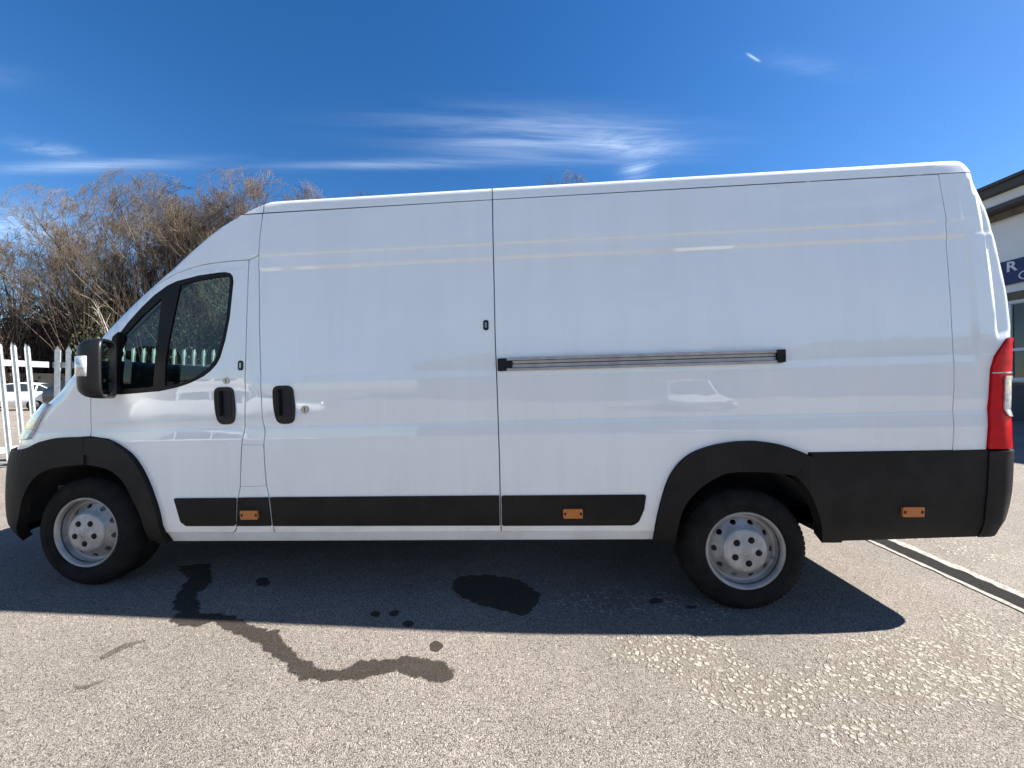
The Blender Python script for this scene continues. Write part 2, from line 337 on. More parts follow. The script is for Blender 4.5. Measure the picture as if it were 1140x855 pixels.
def skin_mesh(poly, holes=(), off=0., thick=.02, gap=.003, step=.03, grid=.06, side=-1, me=None, fine=False, lip=0.):
    """a pressed panel: polygon in skin coordinates laid on the body surface, folded in at its edge; side -1 near, +1 far"""
    poly = inset(list(poly), gap) if gap else (list(poly) if area2(poly) > 0 else list(poly)[::-1])
    poly = dens(poly, step); holes = [dens(h if area2(h) < 0 else h[::-1], step) for h in holes]
    loops = [poly]+list(holes)
    xs = [p[0] for p in poly]; zs = [p[1] for p in poly]
    pts = [p for l in loops for p in l]; nb = len(pts)
    edges = []; o = 0
    for l in loops:
        edges += [(o+i, o+(i+1) % len(l)) for i in range(len(l))]; o += len(l)
    bset = [Vector(p) for p in pts]
    rows = [z for z in ZROWS if min(zs) < z < max(zs)]
    if fine: rows = sorted(set(rows) | {min(zs)+k*grid for k in range(int((max(zs)-min(zs))/grid)+1)})
    cell = {}
    for p in bset: cell.setdefault((int(p.x//.03), int(p.y//.03)), []).append(p)
    k0 = math.floor(min(xs)/grid); k1 = math.ceil(max(xs)/grid)
    for z in rows:
        for k in range(k0, k1+1):
            q = Vector((k*grid+.0007, z))
            if not inpoly(q, poly) or any(inpoly(q, h) for h in holes): continue
            cx, cy = int(q.x//.03), int(q.y//.03)
            if any((q-p).length < .007 for i in (-1, 0, 1) for j in (-1, 0, 1) for p in cell.get((cx+i, cy+j), ())): continue
            pts.append(tuple(q))
    V, E, F, ov, oe, of = delaunay_2d_cdt([Vector(p) for p in pts], edges, [], 0, 1e-6)
    tri = []
    for f in F:
        c = (V[f[0]]+V[f[1]]+V[f[2]])/3
        if abs((V[f[1]]-V[f[0]]).cross(V[f[2]]-V[f[0]])) > 2e-6 and inpoly(c, poly) and not any(inpoly(c, h) for h in holes): tri.append(f)
    verts = []; norms = []
    for q in V:
        n = nrm(q.x, q.y); v = Vector((*P(q.x, q.y), q.y))+n*off; verts.append(v); norms.append(n)
    faces = [list(f) if (V[f[1]]-V[f[0]]).cross(V[f[2]]-V[f[0]]) > 0 else list(f)[::-1] for f in tri]
    ntop = len(verts)
    # folded edge
    for l in loops:
        a0 = len(verts)
        for p in l:
            n = nrm(*p); b0 = Vector((*P(*p), p[1])); verts += [b0+n*off, b0+n*(off-thick)]; norms += [None, None]
        for i in range(len(l)):
            j = (i+1) % len(l); faces.append([a0+2*i, a0+2*i+1, a0+2*j+1, a0+2*j])
    if side > 0:
        for v in verts: v.y = -v.y
        for n in norms:
            if n: n.y = -n.y
        faces = [f[::-1] for f in faces]
    return verts, faces, norms
def skin_build(name, parts, material, parent):
    vs, fs, ns = [], [], []
    for v, f, n in parts:
        o = len(vs); vs += v; fs += [[i+o for i in q] for q in f]; ns += n
    me = bpy.data.meshes.new(name); me.from_pydata([tuple(v) for v in vs], [], fs); me.polygons.foreach_set('use_smooth', [True]*len(fs)); me.update()
    me.validate(); 
    me.normals_split_custom_set_from_vertices([tuple(n) if n else (0, 0, 0) for n in ns])
    return link(name, me, material, parent)
def panel(name, poly, material, parent=None, **kw):
    return skin_build(name, [skin_mesh(poly, **kw)], material, parent or VAN)

DOOR_FRONT = [(.101, .957), (.101, 1.19), (.105, 1.40), (.14, 1.564)]
DOOR_TOP = [(.298, 1.735), (.46, 1.853), (.622, 1.945), (.72, 1.983), (.838, 2.009), (.996, 2.022), (1.125, 2.024)]
DOOR_REAR = [(1.123, 1.794), (1.118, 1.406), (1.108, 1.06), (1.104, .97), (1.088, .885), (1.071, .636), (1.048, .535), (1.025, .377), (1.005, .352), (.985, .346)]
ARCH_F = [(.222, .938), (.307, .898), (.405, .819), (.482, .685), (.538, .511), (.557, .346)]
door_poly0 = DOOR_FRONT+DOOR_TOP+DOOR_REAR+ARCH_F[::-1]
WIN = [(.24, 1.216), (.232, 1.40), (.275, 1.575), (.345, 1.665), (.43, 1.755), (.51, 1.828), (.595, 1.885), (.66, 1.912), (.803, 1.941), (.93, 1.953), (.975, 1.954), (1.008, 1.945), (1.025, 1.925), (1.031, 1.89),
       (1.012, 1.664), (.987, 1.529), (.955, 1.421), (.93, 1.378), (.895, 1.342), (.85, 1.31), (.8, 1.286), (.74, 1.264), (.674, 1.246), (.557, 1.226), (.314, 1.213)]
GLASS_MAIN = [(.682, 1.886), (.805, 1.909), (.93, 1.923), (.985, 1.927), (1.004, 1.915), (1.008, 1.89), (.99, 1.66), (.966, 1.532), (.934, 1.432), (.885, 1.366), (.801, 1.308), (.72, 1.279), (.636, 1.259), (.597, 1.256), (.601, 1.432), (.618, 1.541)]
GLASS_Q = [(.562, 1.806), (.433, 1.696), (.326, 1.585), (.309, 1.53), (.299, 1.46), (.29, 1.245), (.52, 1.254), (.538, 1.471)]
SAIL = [(.235, 1.214), (.228, 1.40), (.27, 1.572), (.305, 1.60), (.292, 1.46), (.283, 1.30), (.30, 1.214)]
PIL = [(1.200, 2.322), (1.190, 2.19), (1.189, 2.05), (1.187, 1.946), (1.205, 1.431), (1.211, 1.30), (1.216, 1.10), (1.219, 1.03), (1.236, .962), (1.229, .885), (1.231, .79), (1.237, .649), (1.258, .535), (1.262, .345)]
SEAM_R = [(2.644, 2.325), (2.644, 2.0), (2.644, 1.464), (2.648, 1.253), (2.650, 1.0), (2.652, .785), (2.648, .346)]
FLAP = [(1.092, .889), (1.226, .887), (1.234, .638), (1.071, .634)]
TOPZ = 2.322
RARCH_O = [(3.529, .345), (3.537, .424), (3.584, .604), (3.64, .713), (3.721, .788), (3.83, .832), (3.947, .853), (4.02, .857), (4.09, .855), (4.206, .835), (4.305, .799), (4.361, .772)]
def spl(p, k=5):                                # smooth open curve through traced points
    out = []
    for i in range(len(p)-1):
        a, b_, c, d = (Vector(p[max(i-1, 0)]), Vector(p[i]), Vector(p[i+1]), Vector(p[min(i+2, len(p)-1)]))
        for j in range(k):
            u = j/k; out.append(tuple(.5*((2*b_)+(c-a)*u+(2*a-5*b_+4*c-d)*u*u+(3*b_-a-3*c+d)*u**3)))
    return out+[tuple(p[-1])]
def frontcap(z0, z1, deg, n=8): return [(phi(z0+(z1-z0)*k/n, deg), z0+(z1-z0)*k/n) for k in range(n+1)]

for sd_ in (-1, 1):
    near = sd_ < 0
    # cab door with its window
    door_poly = DOOR_FRONT+spl(DOOR_TOP, 3)+DOOR_REAR+spl(ARCH_F)[::-1]
    d = panel('cab_door', door_poly, paint, holes=[WIN], side=sd_)
    s_ = skin_build('window_seal', [skin_mesh(WIN, holes=[GLASS_MAIN, GLASS_Q], off=.001, thick=.012, gap=.001, side=sd_)], seal, d)
    panel('window_glass', GLASS_MAIN, glass, s_, off=-.006, thick=.002, gap=0, side=sd_)
    panel('quarter_glass', GLASS_Q, glass, s_, off=-.006, thick=.002, gap=0, side=sd_)
    panel('mirror_base', SAIL, plastic, d, off=.022, thick=.02, gap=0, side=sd_)
    # front wing and screen pillar in one pressing; the screen is set between the two pillars
    wing = [(.101, .957), (.101, 1.19), (.105, 1.40), (.14, 1.564)]+DOOR_TOP+[PIL[2], PIL[1], PIL[0]]
    wing += [(phi(2.322, 45)+.05, 2.322)]+[(phi(z, 45), z) for z in (2.25, 2.15, 2.0, 1.85, 1.7, 1.55, 1.42, 1.33, 1.26, 1.2)]
    wing += [(phi(1.17, 40), 1.17), (phi(1.165, 27), 1.165), (-.19, 1.161), (-.235, 1.081), (-.315, .95), (phi(.925, 36), .925), (phi(.90, 50), .90), (phi(.86, 38), .86)]
    wing += [(-.342, .878), (-.218, .922), (-.085, .948)]
    panel('front_wing', wing, paint, side=sd_, fine=True, grid=.013)
    hl = [(phi(1.165, 58), 1.165), (phi(1.172, 40), 1.172), (phi(1.168, 26), 1.168), (-.183, 1.160), (-.235, 1.081), (-.315, .945), (phi(.925, 36), .925), (phi(.945, 56), .945)]
    panel('headlight', hl, clearl, off=.018, thick=.03, gap=.002, side=sd_)
    # pillar, fuel flap, load side
    pil = [(1.125, 2.024), (1.190, 2.05)]+PIL[3:]+[(.985, .346)][0:0]+[(.99, .3455)]+DOOR_REAR[::-1][1:]
    if near:
        panel('door_pillar', pil, paint, holes=[FLAP], side=sd_)
        panel('fuel_flap', FLAP, paint, gap=.002, side=sd_)
        panel('sliding_door', PIL+SEAM_R[::-1], paint, side=sd_)
    else:
        panel('door_pillar', pil, paint, side=sd_)
        panel('load_side', PIL+SEAM_R[::-1], paint, side=sd_)
    q = SEAM_R+spl(RARCH_O)+[(4.361, .788), (5.105, .788), (5.13, 1.133), (5.148, 1.624), (5.160, 2.054), (5.158, TOPZ)]
    panel('rear_quarter', q, paint, side=sd_)
    tailL = [(5.272, .793), (5.288, .95), (5.303, 1.10), (5.316, 1.226), (5.333, 1.288), (5.358, 1.325), (5.405, 1.385)]
    rs = lambda z, k=.0: smooth_tab(XR_TAB, z)-lerp_tab(R_TAB, z)*(1-math.pi/2)+k
    corner = [(5.105, .788), (5.272, .790)]+tailL[1:]+[(rs(1.40, -.0), 1.40)]+[(rs(z, .04), z) for z in (1.6, 1.8, 2.0, 2.15, 2.25, TOPZ)]+[(5.158, TOPZ), (5.160, 2.054), (5.148, 1.624), (5.13, 1.133)]
    panel('rear_corner_panel', corner, paint, gap=.0012, side=sd_, fine=True, grid=.016)
    tl = panel('tail_light', tailL+[(rs(1.39), 1.39), (rs(1.38, .05), 1.38), (rs(1.0, .05), 1.0), (rs(.79, .05), .79)], redl, off=.012, thick=.03, gap=.002, side=sd_)
    panel('reversing_lens', roundp([(5.372, 1.182), (rs(1.18, .03), 1.18), (rs(.96, .03), .955), (5.378, .965), (5.362, 1.01)], .015), clearl, tl, off=.016, thick=.006, gap=0, side=sd_)
    panel('reflector_strip', [(5.312, 1.203), (rs(1.2, .0), 1.203), (rs(1.2, .0), 1.196), (5.312, 1.196)], clearl, tl, off=.0145, thick=.004, gap=0, side=sd_)
    # sill
    panel('sill', [(.562, .344), (3.527, .344), (3.527, .285), (.566, .277)], paint, off=-.004, thick=.05, gap=.001, side=sd_)
    # rubbing strips
    stripA = roundp([(.644, .571), (1.049, .570), (1.027, .395), (.709, .395), (.675, .42)], .012)
    panel('rubbing_strip', stripA, plastic, off=.008, thick=.02, gap=.002, side=sd_)
    panel('rubbing_strip', roundp([(1.057, .570), (1.249, .571), (1.256, .395), (1.036, .395)], .006), plastic, off=.008, thick=.02, gap=.001, side=sd_)
    panel('rubbing_strip', roundp([(1.259, .571), (2.645, .569), (2.643, .391), (1.266, .394)], .006), plastic, off=.008, thick=.02, gap=.001, side=sd_)
    panel('rubbing_strip', roundp([(2.656, .568), (3.480, .566), (3.468, .480), (3.437, .408), (3.402, .388), (2.654, .389)], .014), plastic, off=.008, thick=.02, gap=.001, side=sd_)
    # wheel arch trims: a broad outer band and an inner lip
    AO = [(.222, .940), (.307, .900), (.405, .821), (.482, .687), (.538, .513), (.558, .34), (.560, .285)]
    AI = [(.436, .300), (.43, .433), (.378, .575), (.316, .687), (.219, .757), (.085, .785)]
    mid = [(.49, .292), (.482, .44), (.432, .60), (.36, .735), (.245, .815), (.085, .846)]
    panel('front_arch_trim', spl([(.088, .957)]+AO)+spl(mid), plastic, off=.026, thick=.05, gap=.003, side=sd_)
    panel('front_arch_lip', spl(mid[::-1])+spl(AI), plastic, off=.012, thick=.06, gap=.0, side=sd_)
    RO = [(3.526, .284), (3.537, .426), (3.584, .606), (3.64, .715), (3.721, .790), (3.83, .834), (3.947, .857), (4.02, .860), (4.09, .858), (4.206, .838), (4.305, .802), (4.361, .774)]
    RI = [(4.279, .665), (4.174, .682), (4.08, .689), (4.009, .690), (3.95, .688), (3.89, .675), (3.786, .615), (3.696, .519), (3.652, .394), (3.646, .284)]
    panel('rear_arch_trim', spl(RO)+spl(RI), plastic, off=.024, thick=.07, gap=.0015, side=sd_)
    panel('rear_arch_trim', spl([(4.361, .776), (4.40, .745), (4.49, .62), (4.545, .45), (4.555, .284)])+spl([(4.447, .284), (4.401, .447), (4.353, .569), (4.279, .665)]), plastic, off=.022, thick=.07, gap=.0015, side=sd_)
    panel('rear_side_skirt', [(4.361, .7885), (5.272, .7885), (5.262, .60), (5.255, .48), (5.25, .312), (4.555, .284), (4.545, .45), (4.49, .62), (4.40, .745)], plastic, off=.010, thick=.04, gap=.0015, side=sd_)
    for (x0, z0) in ((1.131, .468), (3.065, .464), (4.888, .462)):
        l_ = panel('side_marker', roundp([(x0-.055, z0+.027), (x0+.055, z0+.027), (x0+.055, z0-.027), (x0-.055, z0-.027)], .008), amber, off=.022, thick=.016, gap=0, side=sd_)
        panel('marker_screw', roundp([(x0-.05, z0+.008), (x0-.038, z0+.008), (x0-.038, z0-.008), (x0-.05, z0-.008)], .004), gloss_black, l_, off=.0235, thick=.004, gap=0, step=.01, side=sd_)
        panel('marker_screw', roundp([(x0+.05, z0+.008), (x0+.038, z0+.008), (x0+.038, z0-.008), (x0+.05, z0-.008)], .004), gloss_black, l_, off=.0235, thick=.004, gap=0, step=.01, side=sd_)
    # handles and locks
    def handle(x0, x1, z0, z1, par):
        h_ = panel('door_handle', roundp([(x0, z1), (x1-.012, z1), (x1+.002, z0+.08), (x1-.010, z0), (x0+.024, z0), (x0+.002, z0+.10)], .042, 6), gloss_black, par, off=.008, thick=.012, gap=0, step=.012, side=sd_)
        panel('handle_grip', roundp([(x0+.022, z1-.025), (x0+.05, z1-.02), (x0+.055, z0+.05), (x0+.032, z0+.05)], .012), plastic, h_, off=.028, thick=.02, gap=0, step=.012, side=sd_)
        panel('handle_recess', roundp([(x0+.06, z1-.025), (x1-.02, z1-.03), (x1-.018, z0+.04), (x0+.065, z0+.03)], .02), cavity, h_, off=.0095, thick=.004, gap=0, step=.012, side=sd_)
    def lock(x, z, r, par, m_=chrome):
        c = [(x+r*math.cos(a*math.pi/8), z+r*math.sin(a*math.pi/8)) for a in range(16)]
        l_ = panel('door_lock', c, m_, par, off=.004, thick=.006, gap=0, step=.012, side=sd_)
        panel('lock_slot', [(x-.002, z+r*.55), (x+.002, z+r*.55), (x+.002, z-r*.55), (x-.002, z-r*.55)], gloss_black, l_, off=.0052, thick=.002, gap=0, side=sd_)
    handle(.917, 1.050, 1.014, 1.242, d); lock(.995, 1.279, .021, d)
    def pip(x, z, par):
        p_ = panel('dead_lock', roundp([(x-.016, z+.03), (x+.016, z+.03), (x+.016, z-.03), (x-.016, z-.03)], .015), gloss_black, par, off=.004, thick=.006, gap=0, step=.01, side=sd_)
        panel('lock_slot', roundp([(x-.006, z+.017), (x+.006, z+.017), (x+.006, z-.017), (x-.006, z-.017)], .005), chrome, p_, off=.0055, thick=.003, gap=0, step=.01, side=sd_)
    if near:
        sl = bpy.data.objects['sliding_door']
        handle(1.29, 1.427, 1.009, 1.240, sl); lock(1.487, 1.092, .024, sl); pip(2.591, 1.561, sl); pip(1.087, 1.369, d)
        # door rail: aluminium channel with black end pieces
        r_ = panel('door_rail', [(2.70, 1.357), (4.215, 1.352), (4.215, 1.294), (2.70, 1.293)], cavity, off=.004, thick=.012, gap=0, side=sd_)
        panel('rail_flange', [(2.71, 1.363), (4.21, 1.358), (4.21, 1.343), (2.71, 1.347)], alu, r_, off=.022, thick=.020, gap=0, side=sd_)
        panel('rail_flange', [(2.72, 1.345), (4.21, 1.341), (4.21, 1.326), (2.74, 1.329)], alu, r_, off=.009, thick=.007, gap=0, side=sd_)
        panel('rail_flange', [(2.74, 1.324), (4.21, 1.321), (4.21, 1.303), (2.73, 1.305)], alu, r_, off=.010, thick=.008, gap=0, side=sd_)
        panel('rail_flange', [(2.71, 1.300), (4.21, 1.299), (4.21, 1.288), (2.71, 1.288)], alu, r_, off=.022, thick=.020, gap=0, side=sd_)
        panel('rail_end', roundp([(2.656, 1.361), (2.72, 1.361), (2.745, 1.338), (2.74, 1.305), (2.76, 1.289), (2.656, 1.287)], .006), gloss_black, r_, off=.016, thick=.016, gap=0, side=sd_)
        panel('rail_end', roundp([(4.207, 1.360), (4.252, 1.360), (4.249, 1.288), (4.207, 1.288)], .006), plastic, r_, off=.027, thick=.027, gap=0, side=sd_)
    # mirror: housing facing forward, glass facing back at the driver
    M3 = Matrix(((.83, -.557, 0), (.557*1.0, .83, 0), (0, 0, 1)))
    if not near: M3 = Matrix(((.83, .557, 0), (-.557, .83, 0), (0, 0, 1)))
    mc = Vector((.395, -1.130*(1 if near else -1), 1.362))
    prof = []
    mb = MB(); NS, NU = 9, 28
    for i in range(NS+1):
        u = i/NS; dx = -.13+.125*u; sc = (1-(1-min(1, u*1.15))**2.4)**.42 if u < .87 else 1.0
        sc = max(sc, .25)
        for k in range(NU):
            a = 2*math.pi*k/NU; ca, sa = math.cos(a), math.sin(a); e_ = .42
            yy = math.copysign(abs(ca)**e_, ca)*.118*sc; zz = math.copysign(abs(sa)**e_, sa)*(.172*(.45+.55*sc))
            mb.v.append(tuple(mc+M3 @ Vector((dx, yy, zz))))
    for i in range(NS):
        for k in range(NU):
            f = (i*NU+k, i*NU+(k+1) % NU, (i+1)*NU+(k+1) % NU, (i+1)*NU+k); mb.f.append(f[::-1]); mb.sm.append(True)
    mb.f.append(tuple(range(NU))); mb.sm.append(True)
    # rim and recess round the glass
    o = NS*NU
    for dx, k2 in ((-.005, .90), (-.03, .86)):
        for k in range(NU):
            a = 2*math.pi*k/NU; ca, sa = math.cos(a), math.sin(a)
            mb.v.append(tuple(mc+M3 @ Vector((dx, math.copysign(abs(ca)**.42, ca)*.118*k2, math.copysign(abs(sa)**.42, sa)*.172*(k2+.04)))))
    for j in range(2):
        for k in range(NU):
            mb.f.append((o+j*NU+k, o+(j+1)*NU+k, o+(j+1)*NU+(k+1) % NU, o+j*NU+(k+1) % NU)); mb.sm.append(False)
    mr = mb.build('door_mirror', gloss_black, VAN)
    g_ = MB()
    for (zc, hz) in ((.045, .105), (-.115, .040)):
        ring = []
        for k in range(24):
            a = 2*math.pi*k/24; ca, sa = math.cos(a), math.sin(a)
            ring.append(mc+M3 @ Vector((-.022, math.copysign(abs(ca)**.4, ca)*.094, zc+math.copysign(abs(sa)**.4, sa)*hz)))
        g_.raw(ring, [tuple(range(24))])
    g_.build('mirror_glass', mirror_m, mr)
    ysg = -1 if near else 1
    lens = MB()                                  # indicator lens wrapped on the outer front corner of the housing
    for (i0, i1) in ((0, 1),):
        rows = []
        for zz in (-.056, .056):
            row = []
            for dx in (-.118, -.108, -.095, -.080, -.062):
                u_ = (dx+.13)/.125; k_ = max((1-(1-min(1, u_*1.15))**2.4)**.42, .25); sg_ = 1 if near else -1
                row.append(mc+M3 @ Vector((dx, -sg_*(.118*k_+.003), zz+.010)))
            rows.append(row)
        lens.raw(rows[0]+rows[1], [(k, k+1, 5+k+1, 5+k) if near else (k, 5+k, 5+k+1, k+1) for k in range(4)], True)
    lo = lens.build('indicator_lens', clearl, mr)
    md = lo.modifiers.new('thickness', 'SOLIDIFY'); md.thickness = .008; md.offset = 0
    for z_ in (1.25, 1.47):
        arm = MB(); arm.tube([(.268, ysg*.975, z_), (.270, ysg*1.01, z_), (.272, ysg*1.085, z_)], [.032, .028, .028], 10); arm.build('mirror_arm', plastic, mr)

# parts that run right across the van
def across(name, poly, material, parent=None, **kw):
    return skin_build(name, [skin_mesh(poly, side=-1, **kw), skin_mesh(poly, side=1, **kw)], material, parent or VAN)
ZS = (1.46, 1.50, 1.55, 1.7, 1.85, 2.0, 2.15, 2.24)
across('windscreen', frontcap(1.46, 2.24, 45.5, 16)+frontcap(2.24, 1.46, 89.99, 16), screen_glass, off=-.004, thick=.006, gap=0, fine=True)
for sd_ in (-1, 1): panel('windscreen_seal', [(phi(z, 45), z) for z in ZS]+[(phi(z, 48.5), z) for z in ZS[::-1]], seal, off=.001, thick=.012, gap=0, side=sd_)
across('roof_header', [(phi(2.322, 45)+.05, 2.322), (phi(2.24, 45.5), 2.24)]+frontcap(2.24, 2.322, 89.99, 8), paint, gap=.0, fine=True)
across('bonnet', [(phi(z, 45), z) for z in (1.175, 1.22, 1.27)]+frontcap(1.27, .99, 89.99, 14)+[(phi(.99, 63), .99), (phi(1.172, 61), 1.172)], paint, gap=.002, fine=True)
across('scuttle', [(phi(1.272, 45), 1.272), (phi(1.36, 45), 1.36), (phi(1.46, 45), 1.46)]+frontcap(1.46, 1.272, 89.99, 10), plastic, off=.002, gap=0)
BUMP_TOP = spl([(.083, .957), (-.085, .955), (-.218, .930), (-.342, .888), (phi(.87, 36), .87)])+[(phi(.90, 60), .90), (phi(.975, 66), .975)]+frontcap(.975, .26, 89.99, 24)
BUMP_BOT = [(phi(.27, 60), .27), (-.541, .30)]+spl([(-.500, .286), (-.40, .43), (-.335, .59), (-.259, .702), (-.135, .765), (.083, .787)])
across('front_bumper', BUMP_TOP+BUMP_BOT, plastic, off=.022, thick=.05, gap=.0015, fine=True)
across('grille', [(phi(.78, 60), .78), (phi(.90, 62), .90)]+frontcap(.90, .78, 89.99, 6), gloss_black, off=.030, thick=.01, gap=0, fine=True)
rcen = lambda z: smooth_tab(XR_TAB, z)-lerp_tab(R_TAB, z)*(2-math.pi/2)+Wz(z)-.0015     # skin coordinate of the tail's centre line
rmid = lambda a, b_, n: [(rcen(a+(b_-a)*k/n), a+(b_-a)*k/n) for k in range(n+1)]
rsf = lambda z, k: smooth_tab(XR_TAB, z)-lerp_tab(R_TAB, z)*(1-math.pi/2)+k
across('rear_bumper', [(5.272, .784), (rsf(.784, 0), .784), *rmid(.784, .33, 8), (rsf(.3, 0), .318), (5.25, .314), (5.255, .48), (5.262, .60)], plastic, off=.016, thick=.05, gap=.0015, fine=True)
for sd_ in (-1, 1):
    rd = panel('rear_door', [(rsf(z, .045), z) for z in (1.39, 1.6, 1.8, 2.0, 2.15, 2.25, 2.315)]+rmid(2.315, .79, 26)+[(rsf(.79, .055), .79), (rsf(1.385, .055), 1.385)], paint, side=sd_, gap=.002, fine=True)
# roof: the whole cap from the gutter up
def roof():
    zz = [2.326, 2.345, 2.36, 2.375, 2.385, 2.395, 2.404, 2.413, 2.422, 2.432, 2.440, 2.448, 2.458, 2.47, 2.482, 2.495, 2.504, 2.512]
    mb = MB(); rows = []
    for z in zz:
        a = lerp_tab(A_TAB, z); xc = smooth_tab(XF_TAB, z)+a; xr = smooth_tab(XR_TAB, z); r = lerp_tab(R_TAB, z); wz = Wz(z)
        r = min(r, wz*.8)
        row = [(xc-a*math.sin(q), -wz*max(math.cos(q), 0)**.75) for q in [math.pi/2*(1-k/14) for k in range(14)]]
        row += [(xc+(xr-r-xc)*k/30, -wz) for k in range(31)]
        row += [(xr-r+r*math.sin(q), -(wz-r*(1-math.cos(q)))) for q in [math.pi/2*k/8 for k in range(1, 9)]]
        row += [(xr, -(wz-r)*(1-k/6)) for k in range(1, 7)]
        rows.append([Vector((x, y, z)) for x, y in row])
    n = len(rows[0])
    for sg in (1, -1):
        o = len(mb.v)
        for row in rows: mb.v += [(v.x, v.y*sg, v.z) for v in row]
        for i in range(len(rows)-1):
            for k in range(n-1):
                f = (o+i*n+k, o+i*n+k+1, o+(i+1)*n+k+1, o+(i+1)*n+k); mb.f.append(f if sg > 0 else f[::-1]); mb.sm.append(True)
    t0 = (len(rows)-1)*n; t1 = len(rows)*n+(len(rows)-1)*n
    for k in range(n-1): mb.f.append((t0+k, t0+k+1, t1+k+1, t1+k)); mb.sm.append(True)
    # closed underside of the gutter
    mb.raw([(1.0, -.90, 2.322), (5.2, -.90, 2.322), (5.2, .90, 2.322), (1.0, .90, 2.322)], [(0, 1, 2, 3)])
    ro = mb.build('roof', paint, VAN)
    for x0 in (2.644, 1.205):                   # joints across the gutter above the edges of the sliding door
        sm_ = MB()
        for i in range(len(zz)-7):
            pa, pb = Vector((x0, -Wz(zz[i]), zz[i])), Vector((x0, -Wz(zz[i+1]), zz[i+1])); n_ = Vector((0, -(zz[i+1]-zz[i]), Wz(zz[i+1])-Wz(zz[i]))).normalized(); n_ = Vector((0, -abs(n_.y), abs(n_.z)))
            h_ = .0022
            sm_.raw([pa+Vector((-h_, 0, 0))+n_*.0015, pa+Vector((h_, 0, 0))+n_*.0015, pb+Vector((h_, 0, 0))+n_*.0015, pb+Vector((-h_, 0, 0))+n_*.0015], [(0, 1, 2, 3)])
        sm_.build('roof_joint', cavity, ro)
roof()
# floor, bulkhead, wheel wells, axles under the body
for c, d_ in (((3.33, 0, 1.50), (4.12, 1.80, 1.40)), ((2.35, 0, .62), (2.2, 1.74, .34)), ((5.20, 0, .76), (.42, 1.84, .12))):  # unseen dark boxes added to stop sun leaking through panel gaps
    ub = MB(); ub.box(c, d_); ub.build('leak_block', cavity, VAN)
ub = MB(); ub.box((2.9, 0, .40), (4.7, 1.72, .10)); ub.build('underbody', under_m, VAN)
ub.box((2.9, 0, .40), (4.7, 1.72, .10)); ub.build('underbody', under_m, VAN)
for x0, z0, rr in ((0., .345, .47), (4.035, .245, .47)):
    for sg in (-1, 1):
        wl = MB(); n = 20; ring = [(x0+rr*math.cos(a), z0+rr*math.sin(a)*1.0) for a in [math.pi*(.032+.936*k/n) for k in range(n+1)]]
        o = len(wl.v); wl.v += [(x, sg*.965, z) for x, z in ring]+[(x, sg*.56, z) for x, z in ring]
        for k in range(n): wl.f.append((o+k, o+k+1, o+n+1+k+1, o+n+1+k)); wl.sm.append(True)
        wl.f.append(tuple(o+n+1+k for k in range(n+1))); wl.sm.append(False)
        wl.build('wheel_well', cavity, VAN)
for x_, z_, hw in ((4.035, .245, .80), (0, .33, .75)):
    ax = MB(); ax.tube([(x_, -hw, z_), (x_, hw, z_)], .045, 10); ax.build('axle', under_m, VAN)
for sg in (-1, 1): ax = MB(); ax.box((4.0, sg*.52, .29), (1.2, .06, .03)); ax.build('leaf_spring', under_m, VAN)
ax = MB(); ax.tube([(1.2, .3, .27), (1.8, .3, .27), (1.82, .3, .27), (2.4, .3, .27), (2.42, .35, .27), (3.2, .4, .29)], [.03, .03, .10, .10, .03, .03], 12); ax.build('exhaust', under_m, VAN)
for nm, c, d_ in (('bulkhead', (1.19, 0, 1.22), (.03, 1.84, 1.62)), ('cab_floor', (.45, 0, .60), (1.45, 1.78, .06)), ('head_lining', (1.0, 0, 2.19), (.45, 1.5, .03))):
    cab = MB(); cab.box(c, d_); cab.build(nm, dashm, VAN)
ds = MB(); ds.box((.02, 0, 1.18), (.40, 1.70, .52), Matrix.Rotation(R_(8), 3, 'Y'), .05); ds.box((.13, 0, .86), (.16, .5, .5), None, .04); ds.box((.0, .45, 1.46), (.24, .42, .10), None, .03)
ds.build('dashboard', dashm, VAN)
def seat(y, wid):
    s1 = MB(); s1.box((.72, y, .86), (.52, wid, .16), Matrix.Rotation(R_(-5), 3, 'Y'), .05)
    so = s1.build('seat', cloth, VAN)
    s2 = MB(); s2.box((1.0, y, 1.18), (.15, wid, .62), Matrix.Rotation(R_(9), 3, 'Y'), .06); s2.build('backrest', cloth, so)
    for dy in ((0,) if wid < .6 else (-.23, .23)):
        s3 = MB(); s3.box((1.085, y+dy, 1.58), (.10, .25, .17), Matrix.Rotation(R_(9), 3, 'Y'), .045); s3.tube([(1.05, y+dy-.05, 1.42), (1.08, y+dy-.05, 1.55)], .008, 6); s3.tube([(1.05, y+dy+.05, 1.42), (1.08, y+dy+.05, 1.55)], .008, 6); s3.build('headrest', cloth, so)
seat(.50, .50); seat(-.36, .90)
sw = MB(); TT = Matrix.Translation((.33, .48, 1.17)) @ Matrix.Rotation(R_(-28), 4, 'Y')
sw.tube([TT @ Vector((.20*math.cos(a*math.pi/16), .20*math.sin(a*math.pi/16), 0)) for a in range(33)], .014, 8, False)
for a in (0, 2.1, 4.2): sw.tube([TT @ Vector((.05*math.cos(a), .05*math.sin(a), -.02)), TT @ Vector((.2*math.cos(a), .2*math.sin(a), 0))], .014, 6)
sw.lathe([(.001, .01), (.06, .008), (.07, -.03)], TT, 20)
sw.build('steering_wheel', gloss_black, VAN)

